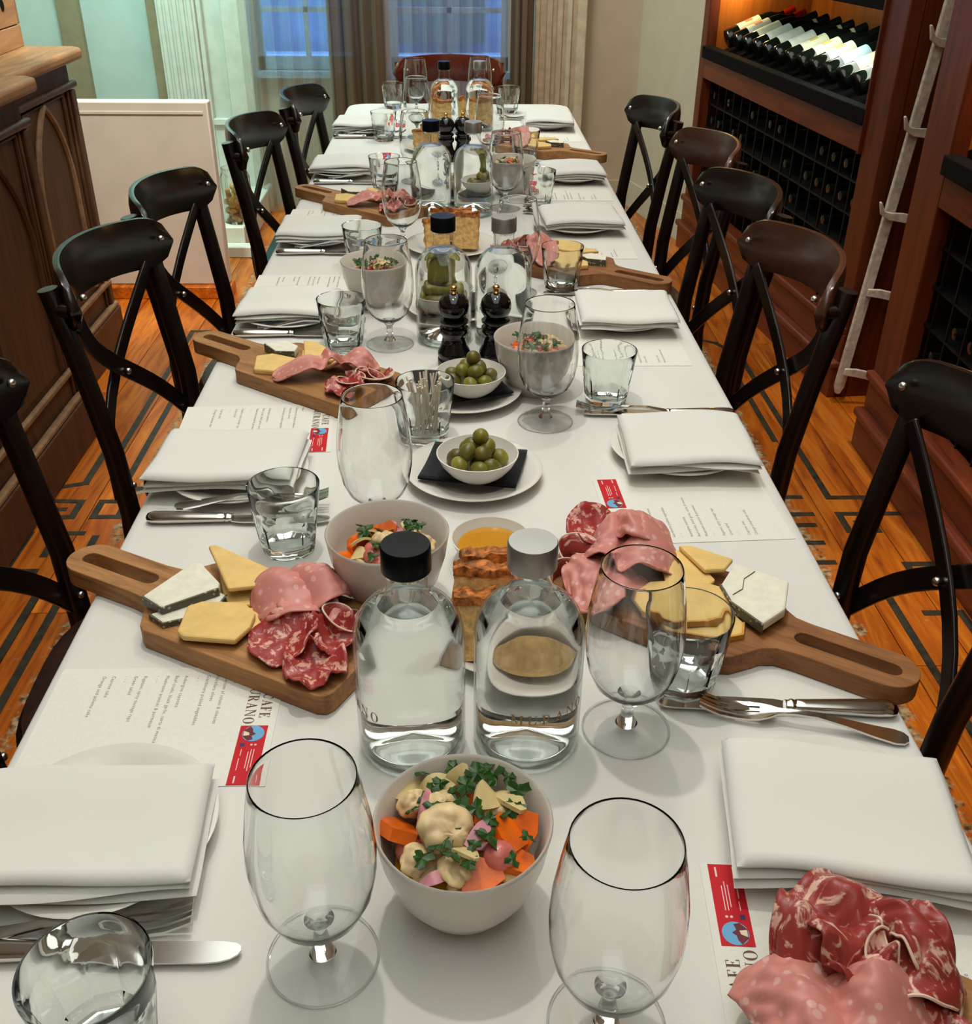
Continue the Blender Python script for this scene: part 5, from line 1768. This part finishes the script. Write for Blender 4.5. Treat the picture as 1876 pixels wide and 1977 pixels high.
def small_board(name, x, y, ang, seed, mirror=1, mat='board'):
    """goat cheese by the handle, then yellow cheese, mortadella and salami"""
    b = Board(name, x, y, ang, mat)
    k = mirror
    f = lambda pts: [(p[0], p[1] * k) for p in pts]
    o = cheese(b, f([(-0.118, 0.010), (-0.104, 0.040), (-0.070, 0.036), (-0.058, 0.014), (-0.082, -0.002)]), 0.0, 0.013, 'ash-rinded white goat cheese wedge', 'goat', (0, 0), (0, 4, 3))
    cheese(b, f([(-0.078, 0.056), (-0.058, 0.066), (0.004, 0.048), (0.012, 0.020), (-0.034, 0.012)]), 0.0062, 0.006, 'upper yellow cheese slice', 'cheese', (0, 0.03))
    cheese(b, f([(-0.066, 0.040), (0.010, 0.038), (0.016, 0.008), (-0.03, 0.0)]), 0.0, 0.006, 'lower yellow cheese slice', 'cheese')
    cheese(b, f([(-0.100, -0.026), (-0.086, -0.004), (-0.040, 0.004), (-0.022, -0.018), (-0.034, -0.050), (-0.066, -0.064)]), 0.0, 0.009, 'five-sided yellow cheese slice by the front edge', 'cheese', (0.02 * k, 0))
    folded_sheet('mortadella_slice', 'mortadella', [(-0.060, 0.003), (-0.035, 0.016), (-0.008, 0.026), (0.014, 0.020), (0.030, 0.030), (0.052, 0.004)], 0.058, seed, f'pink mortadella slice across the {name}', 'meat', b.at(0.012, -0.016 * k), b.a + 0.9 * k, GM)
    folded_sheet('mortadella_slice', 'mortadella', [(-0.035, 0.003), (-0.01, 0.018), (0.014, 0.026), (0.036, 0.004)], 0.05, seed + 1, f'small mortadella fold behind the big one on the {name}', 'meat', b.at(0.046, 0.030 * k), b.a + 0.5 * k, GM)
    rose('coppa_slice', 'coppa', seed + 2, f'curled coppa slice at the back of the {name}', 'meat', b.at(0.088, 0.026 * k), GM, 0.030, 1.5, 0.032)
    rose('coppa_slice', 'coppa', seed + 3, f'ruffled coppa slice in the middle of the {name}', 'meat', b.at(0.072, -0.010 * k), GM, 0.026, 1.4, 0.026)
    disc_slice('salami_slice', 'salami', 0.029, seed + 4, f'round salami slice at the blunt end of the {name}', 'meat', b.at(0.092, -0.034 * k, 0.002), 0.7, GM, 0.005, 4, 0.008)


small_board('second left board', -0.226, 1.449, -37, 51)
small_board('second right board', 0.182, 2.025, 144, 61, -1, 'board_dark')
small_board('third left board', -0.207, 2.458, -41, 71)
small_board('far right board', 0.200, 3.152, 145, 81, -1)

CLOCK = ['twelve', 'one', 'two', 'three', 'four', 'five', 'six', 'seven', 'eight', 'nine', 'ten', 'eleven']


def oclock(dx, dy):
    """clock position in a dish as seen from the camera end (twelve = far side)"""
    return CLOCK[int(round(math.degrees(math.atan2(dx, dy)) / 30)) % 12] + " o'clock"


# ------------------------------------------------------------------ olives
def olive_me(k, mat):
    return MB().ball((0, 0, 0), 0.0102, 0.0102, 0.0122, 18, 12, lambda d: 1 + 0.05 * max(0, d.z) ** 6 + 0.015 * noise.noise(d * 2 + Vector((k, 0, 0)))).mesh('green_olive', M[mat], 180)


OL = [olive_me(i, n) for i, n in enumerate(('olive', 'olive_b', 'olive_c', 'olive'))]


def olive_dish(x, y, px, py, ang, who, seed, n=13):
    o = place('serving_plate', PLATE, None, (px, py, TZ))
    tag(o, f'round white plate under the olives {who}', 'plate', 'plates under the olive dishes')
    c = thing('black_napkin', f'black paper napkin under the olive dish {who}', 'napkin', (px, py, TZ + 0.0182), rad(ang), 'black napkins under the olives')
    vs, fs = [], []
    for k in range(2):
        n_ = 10
        vs, fs = [], []
        for j in range(n_ + 1):
            for i in range(n_ + 1):
                u, v = -1 + 2 * i / n_, -1 + 2 * j / n_
                vs.append((u * 0.062, v * 0.050, 0.0006 + k * 0.0012 + 0.0011 * (u * u * sin(3 * v + seed) + v * v * 0.8) * (1 if k else 0.5)))
        for j in range(n_):
            for i in range(n_):
                a = j * (n_ + 1) + i
                fs.append((a, a + 1, a + n_ + 2, a + n_ + 1))
        solid(MB().add(vs, fs).build('napkin_ply', M['black_napkin'], c, smooth=180), 0.0007)
    z0 = TZ + 0.0213
    d = place('small_dish', DISH, None, (x, y, z0))
    tag(d, f'small white dish holding green olives {who}', 'dish', 'small white dishes')
    rg = random.Random(seed)
    spots = [(0.028 * cos(a), 0.028 * sin(a), 0.024) for a in [2 * pi * i / 7 + rg.random() * 0.3 for i in range(7)]]
    spots += [(0, 0, 0.016)] + [(0.014 * cos(a), 0.014 * sin(a), 0.037) for a in [2 * pi * i / 4 + 0.5 for i in range(4)]] + [(0.004, 0.010, 0.050)]
    for i, (ox, oy, oz) in enumerate(spots[:n]):
        q = place('green_olive', OL[(i * 7 + seed) % 4], None, (x + ox, y + oy, z0 + oz))
        q.rotation_euler = (rg.uniform(0.6, 2.4), rg.uniform(-0.6, 0.6), rg.uniform(0, 6))
        pos = 'topmost' if i == 12 else ('lowest' if i == 7 else (f'outer {oclock(ox, oy)}' if i < 7 else f'upper {oclock(ox, oy)}'))
        tag(q, f'{pos} green olive in the dish {who}', 'olive', f'green olives {who}')


olive_dish(0.015, 1.118, 0.011, 1.150, -12, 'in front of the toothpick glass', 5)
olive_dish(0.010, 1.372, -0.002, 1.398, 20, 'before the near pepper mills', 6)
olive_dish(-0.030, 1.745, -0.012, 1.765, 5, 'behind the second bottle pair', 7)
olive_dish(0.005, 2.585, -0.005, 2.590, 15, 'behind the third bottle pair', 8)

# dish of oil
d = place('small_dish', DISH, None, (0.027, 0.958, TZ))
d.scale = (0.87, 0.87, 0.95)
tag(d, 'small white dish of golden olive oil between the near boards', 'dish', 'small white dishes')
o = MB().lathe([(0, 0.016), (0.0335, 0.016), (0.0368, 0.0215), (0.0371, 0.0218), (0, 0.0218)], 40, False, False).build('olive_oil', M['oil'], None, (0.027, 0.958, TZ), smooth=40)
tag(o, 'golden olive oil filling the small white dish', 'oil')

# ------------------------------------------------------------------ bread
def rough_box(w, d, z0, z1, amp, freq, seed, top_bumps=0.0, n=(14, 7, 10)):
    """a subdivided block with torn, uneven faces"""
    nx, ny, nz = n
    idx, vs, fs = {}, [], []
    def V(i, j, k):
        key = (i, j, k)
        if key not in idx:
            x, y, z = -w / 2 + w * i / nx, -d / 2 + d * j / ny, z0 + (z1 - z0) * k / nz
            p = Vector((x, y, z))
            q = Vector((noise.noise(p * freq + Vector((seed, 0, 0))), noise.noise(p * freq + Vector((0, seed, 7))), noise.noise(p * freq + Vector((3, 1, seed)))))
            q2 = Vector((noise.noise(p * freq * 2.7 + Vector((seed, 5, 0))), noise.noise(p * freq * 2.7 + Vector((1, seed, 7))), noise.noise(p * freq * 2.7 + Vector((3, 8, seed)))))
            p = p + (q + q2 * 0.5) * amp
            if k == nz:
                p.z += top_bumps * noise.noise(Vector((x * 75 + seed, y * 75, 0)))
            if k == 0:
                p.z = z0
            idx[key] = len(vs)
            vs.append(tuple(p))
        return idx[key]
    for i in range(nx):
        for j in range(ny):
            fs.append((V(i, j, nz), V(i + 1, j, nz), V(i + 1, j + 1, nz), V(i, j + 1, nz)))
            fs.append((V(i, j, 0), V(i, j + 1, 0), V(i + 1, j + 1, 0), V(i + 1, j, 0)))
    for i in range(nx):
        for k in range(nz):
            fs.append((V(i, 0, k), V(i + 1, 0, k), V(i + 1, 0, k + 1), V(i, 0, k + 1)))
            fs.append((V(i + 1, ny, k), V(i, ny, k), V(i, ny, k + 1), V(i + 1, ny, k + 1)))
    for j in range(ny):
        for k in range(nz):
            fs.append((V(0, j + 1, k), V(0, j, k), V(0, j, k + 1), V(0, j + 1, k + 1)))
            fs.append((V(nx, j, k), V(nx, j + 1, k), V(nx, j + 1, k + 1), V(nx, j, k + 1)))
    return MB().add(vs, fs)


BREADS = plate_mesh(0.066, 'bread_plate')


def bread(x, y, r_plate, who, slices, seed):
    o = place('bread_plate', BREADS if r_plate < 0.07 else (PLATE if r_plate < 0.09 else BREADP), None, (x, y, TZ))
    tag(o, f'round white plate carrying bread {who}', 'plate', 'bread plates')
    for i, (dx, dy, ang, tilt, w, dd, h) in enumerate(slices):
        t = thing('bread_slice', f'{("front", "middle", "back")[i]} slice of golden focaccia {who}', 'bread', (x + dx, y + dy, TZ + 0.0075 + abs(sin(tilt)) * dd * 0.5), rad(ang), 'focaccia slices')
        t.rotation_euler = (tilt, 0, rad(ang))
        rough_box(w, dd, 0, h * 0.9, 0.0030, 85, seed + i * 3.7).build('crumb', M['bread'], t, smooth=70)
        rough_box(w + 0.003, dd + 0.003, h * 0.885, h, 0.0026, 80, seed + i * 5.1, 0.006, (16, 8, 3)).build('crust', M['bread_crust'], t, smooth=70)


bread(0.036, 0.803, 0.066, 'behind the near bottles', [(-0.002, -0.026, 4, -0.30, 0.092, 0.026, 0.064), (-0.006, 0.004, -5, -0.28, 0.090, 0.024, 0.074), (0.0, 0.030, 7, -0.24, 0.080, 0.022, 0.076)], 3)
bread(-0.020, 2.150, 0.098, 'behind the second bottles', [(-0.030, -0.030, 10, -0.2, 0.050, 0.030, 0.062), (0.030, -0.020, -6, -0.2, 0.052, 0.030, 0.074), (0.0, 0.034, 5, -0.3, 0.085, 0.026, 0.066)], 4)
bread(-0.085, 3.145, 0.088, 'beside the far mills', [(-0.012, -0.024, 12, -0.2, 0.075, 0.028, 0.056), (0.006, 0.016, -8, -0.3, 0.070, 0.026, 0.062)], 5)
bread(0.015, 3.600, 0.098, 'at the head of the table', [(-0.040, -0.018, 12, -0.2, 0.070, 0.030, 0.066), (0.044, -0.020, -8, -0.2, 0.066, 0.030, 0.070), (0.0, 0.030, 4, -0.3, 0.090, 0.026, 0.066)], 6)

# ------------------------------------------------------------------ bowls of pickled vegetables
def carrot_me(k):
    rg = random.Random(k)
    poly = [(-0.011, -0.007), (0.004, -0.010), (0.013, -0.004), (0.012, 0.005), (0.001, 0.010), (-0.009, 0.006)]
    poly = [(x * (1 + rg.uniform(-0.12, 0.12)), y * (1 + rg.uniform(-0.12, 0.12))) for x, y in poly]
    return MB().prism(poly, -0.0035, 0.0035).mesh('carrot_slice', M['carrot'], 30)


def floret_me(k):
    """knobbly crown tapering into a short stalk"""
    def fn(d):
        if d.z < -0.1:
            t = min(1.0, (-d.z - 0.1) / 0.9)
            return 0.86 - 0.42 * sin(pi * 0.5 * min(1, t * 1.6)) + 0.5 * max(0, t - 0.75)
        best = 9.0
        for q in KNOBS[k]:
            best = min(best, (d - q).length)
        return 0.82 + 0.26 * sqrt(max(0.0, 1 - (best / 0.46) ** 2)) + 0.05 * noise.noise(d * 16)
    return MB().ball((0, 0, 0), 0.0140, 0.0120, 0.0125, 40, 26, fn).mesh('cauliflower_floret', M['cauli'], 180)


KNOBS = []
for _k in range(4):
    _r = random.Random(_k + 40)
    KNOBS.append([Vector((_r.gauss(0, 1), _r.gauss(0, 1), abs(_r.gauss(0, 1)) - 0.15)).normalized() for _ in range(15)])


def petal_me(mat, L, w, bend, name):
    pts = [(L * (t - 0.5), 0, bend * sin(pi * t)) for t in [i / 10 for i in range(11)]]
    ws = [w * max(0.12, sin(pi * min(1, 0.06 + i / 10 * 0.9)) ** 0.8) for i in range(11)]
    return MB().ribbon(pts, ws, 0.0026, (0, 1, 0)).mesh(name, M[mat], 40)


def leaf_me(k):
    rg = random.Random(k)
    pts = []
    for i in range(22):
        a = 2 * pi * i / 22
        r = 0.0082 * (0.78 + 0.26 * cos(3 * a)) * (1 + (0.12 if i % 2 else -0.10)) * rg.uniform(0.88, 1.12)
        pts.append((r * cos(a), r * sin(a)))
    vs = [(0, 0, 0.0008), (0, 0, 0.0002)] + [(x, y, 0.0010 * sin(5 * math.atan2(y, x) + k)) for x, y in pts] + [(x, y, 0.0010 * sin(5 * math.atan2(y, x) + k) - 0.0005) for x, y in pts]
    n = len(pts)
    fs = []
    for i in range(n):
        j = (i + 1) % n
        fs += [(0, 2 + i, 2 + j), (1, 2 + n + j, 2 + n + i), (2 + i, 2 + n + i, 2 + n + j, 2 + j)]
    return MB().add(vs, fs).mesh('parsley_leaf', M['parsley'], 40)


VEG = {'carrot': [carrot_me(i) for i in range(3)], 'floret': [floret_me(i) for i in range(4)],
       'shallot': [petal_me('shallot', 0.030, 0.010, 0.006, 'shallot_petal'), petal_me('shallot', 0.024, 0.009, 0.007, 'shallot_petal')],
       'fennel': [petal_me('fennel', 0.034, 0.015, 0.004, 'fennel_strip'), petal_me('fennel', 0.026, 0.018, 0.006, 'fennel_strip')],
       'radish': [MB().ball((0, 0, 0), 0.0105, 0.0095, 0.009, 18, 12).mesh('radish_half', M['radish'], 180)],
       'parsley': [leaf_me(i) for i in range(4)]}
VN = {'carrot': ('carrot_slice', 'orange carrot chunk', 'carrot'), 'floret': ('cauliflower_floret', 'pale cauliflower floret', 'cauliflower'), 'shallot': ('shallot_petal', 'pink shallot petal', 'shallot'),
      'fennel': ('fennel_strip', 'pale fennel strip', 'fennel'), 'radish': ('radish_half', 'round pink radish', 'radish'), 'parsley': ('parsley_leaf', 'green parsley leaf', 'parsley')}


def veg(kind, x, y, z, rot, who, s=1.0, k=0, c=(0, 0)):
    o = place(VN[kind][0], VEG[kind][k % len(VEG[kind])], None, (x, y, z), rot)
    o.scale = (s, s, s)
    dx, dy = x - c[0], y - c[1]
    r = sqrt(dx * dx + dy * dy)
    h = int(round(math.degrees(math.atan2(dx, dy)) / 15)) % 24
    at = CLOCK[h // 2] + " o'clock" if h % 2 == 0 else 'half past ' + CLOCK[h // 2]
    pos = ('near the centre' if r < 0.015 else ('midway out' if r < 0.030 else 'by the rim')) + ' at ' + at
    tag(o, f'{VN[kind][1]} {pos}, bowl {who}', VN[kind][2], f'{VN[kind][2]} pieces {who}')
    return o


def salad_bowl(x, y, who, pieces=None, n=34, seed=0):
    o = place('salad_bowl', BOWL, None, (x, y, TZ))
    tag(o, f'deep white bowl of pickled vegetables {who}', 'bowl', 'white bowls of pickled vegetables')
    q = MB().lathe([(0, 0.020), (0.038, 0.022), (0.0485, 0.040), (0.0492, 0.042), (0.02, 0.046), (0, 0.047)], 40, False, False).build('pickling_liquid', M['oil'], None, (x, y, TZ + 0.004), smooth=60)
    tag(q, f'amber pickling liquid under the vegetables in the bowl {who}', 'liquid', kind='stuff')
    rg = random.Random(seed)
    if pieces:
        for i, (kind, px, py, dz, rx, ry, rz, s) in enumerate(pieces):
            veg(kind, px, py, TZ + dz, (rx, ry, rz), who, s, i, (x, y))
    kinds = ['carrot', 'floret', 'shallot', 'fennel', 'floret', 'carrot', 'radish', 'fennel']
    for i in range(n):
        r = 0.041 * sqrt((i + 0.5) / n)
        a = i * 2.4 + seed
        kd = kinds[i % 8]
        veg(kd, x + r * cos(a), y + r * sin(a), TZ + 0.054 + (0.020 if not pieces else 0.0) * (1 - r / 0.041) + (0.004 if not pieces else 0.0) + 0.007 * rg.random(), (rg.uniform(-0.7, 0.7), rg.uniform(-0.7, 0.7), rg.uniform(0, 6)), who, rg.uniform(0.8, 1.05), i, (x, y))
    if not pieces:
        for i in range(16):
            r = 0.038 * sqrt(rg.random())
            a = rg.uniform(0, 2 * pi)
            veg('parsley', x + r * cos(a), y + r * sin(a), TZ + 0.085 - 0.006 * (r / 0.038) + 0.004 * rg.random(), (rg.uniform(-0.6, 0.6), rg.uniform(-0.6, 0.6), rg.uniform(0, 6)), who, rg.uniform(0.7, 1.1), i, (x, y))


H = 0.070
P1 = [('carrot', -0.054, 0.507, H, 0.5, 0.5, 1.9, 1.35), ('floret', -0.043, 0.530, H, 0.3, 0.2, 0.6, 0.95), ('shallot', -0.036, 0.517, H + 0.008, 0.6, -0.3, 1.4, 1.15), ('floret', -0.024, 0.522, H + 0.006, 0.4, 0, 1.2, 0.95),
      ('floret', -0.020, 0.497, H + 0.010, 0.9, 0.3, 0.3, 1.55), ('fennel', 0.008, 0.527, H + 0.008, 0.6, 0.5, 1.2, 1.3), ('fennel', 0.024, 0.528, H + 0.004, 0.3, 0.4, 2.2, 1.3), ('carrot', 0.024, 0.497, H + 0.004, 0.4, -0.5, 2.3, 1.25),
      ('carrot', 0.036, 0.505, H, 0.3, -0.7, 0.9, 1.1), ('shallot', 0.004, 0.492, H + 0.009, 0.3, 0.3, 0.9, 1.3), ('radish', 0.018, 0.480, H + 0.004, 0.2, 0.3, 0.6, 1.15), ('carrot', 0.004, 0.468, H - 0.002, 0.5, 0, 0.2, 1.2),
      ('floret', -0.014, 0.470, H - 0.001, 0.5, 0, 2, 1.0), ('shallot', -0.026, 0.466, H - 0.002, 0.5, 0, 0.4, 1.0), ('floret', -0.041, 0.480, H - 0.001, 0.4, 0.3, 1, 1.0), ('fennel', -0.010, 0.553, H + 0.004, 0.9, -1.2, 0.4, 1.1),
      ('fennel', -0.045, 0.545, H - 0.001, 0.5, 0.3, 0.5, 1.1), ('fennel', -0.026, 0.546, H + 0.001, 0.5, -0.3, 0.2, 1.1), ('fennel', -0.008, 0.476, H + 0.010, 0.4, 0.5, 2.3, 1.0), ('radish', -0.008, 0.516, H + 0.003, 0, 0, 0, 0.9),
      ('floret', 0.014, 0.520, H, 0, 0.4, 0, 0.95), ('carrot', 0.030, 0.480, H - 0.003, 0.2, 0.4, 0.2, 1.0)]
for i, (px, py) in enumerate(((-0.039, 0.551), (-0.024, 0.540), (-0.002, 0.546), (0.009, 0.556), (0.027, 0.546), (-0.018, 0.485), (0.021, 0.510), (0.037, 0.490), (-0.014, 0.470), (-0.009, 0.514), (-0.020, 0.505), (-0.013, 0.493), (-0.030, 0.535),
                              (-0.005, 0.538), (0.004, 0.550), (-0.044, 0.515), (-0.028, 0.512), (0.012, 0.500), (0.000, 0.478), (-0.024, 0.478), (0.016, 0.548), (-0.014, 0.556), (0.033, 0.532), (-0.016, 0.530), (0.010, 0.486), (0.012, 0.536), (0.002, 0.510), (-0.034, 0.527), (0.026, 0.470), (-0.003, 0.462), (-0.035, 0.472), (0.030, 0.515))):
    rg = random.Random(i)
    P1.append(('parsley', px, py, H + (0.018 if -0.03 < px < 0.015 and py < 0.53 else 0.012), rg.uniform(-0.5, 0.7), rg.uniform(-0.5, 0.5), rg.uniform(0, 6), rg.uniform(0.7, 1.15)))
salad_bowl(-0.007, 0.502, 'at the front', P1, 16, 1)
salad_bowl(-0.082, 0.884, 'beside the near left board', None, 34, 2)
salad_bowl(0.108, 1.425, 'beside the near pepper mills', None, 34, 3)
salad_bowl(-0.155, 1.800, 'left of the second bottles', None, 30, 4)
salad_bowl(0.128, 2.640, 'right of the third bottles', None, 26, 5)
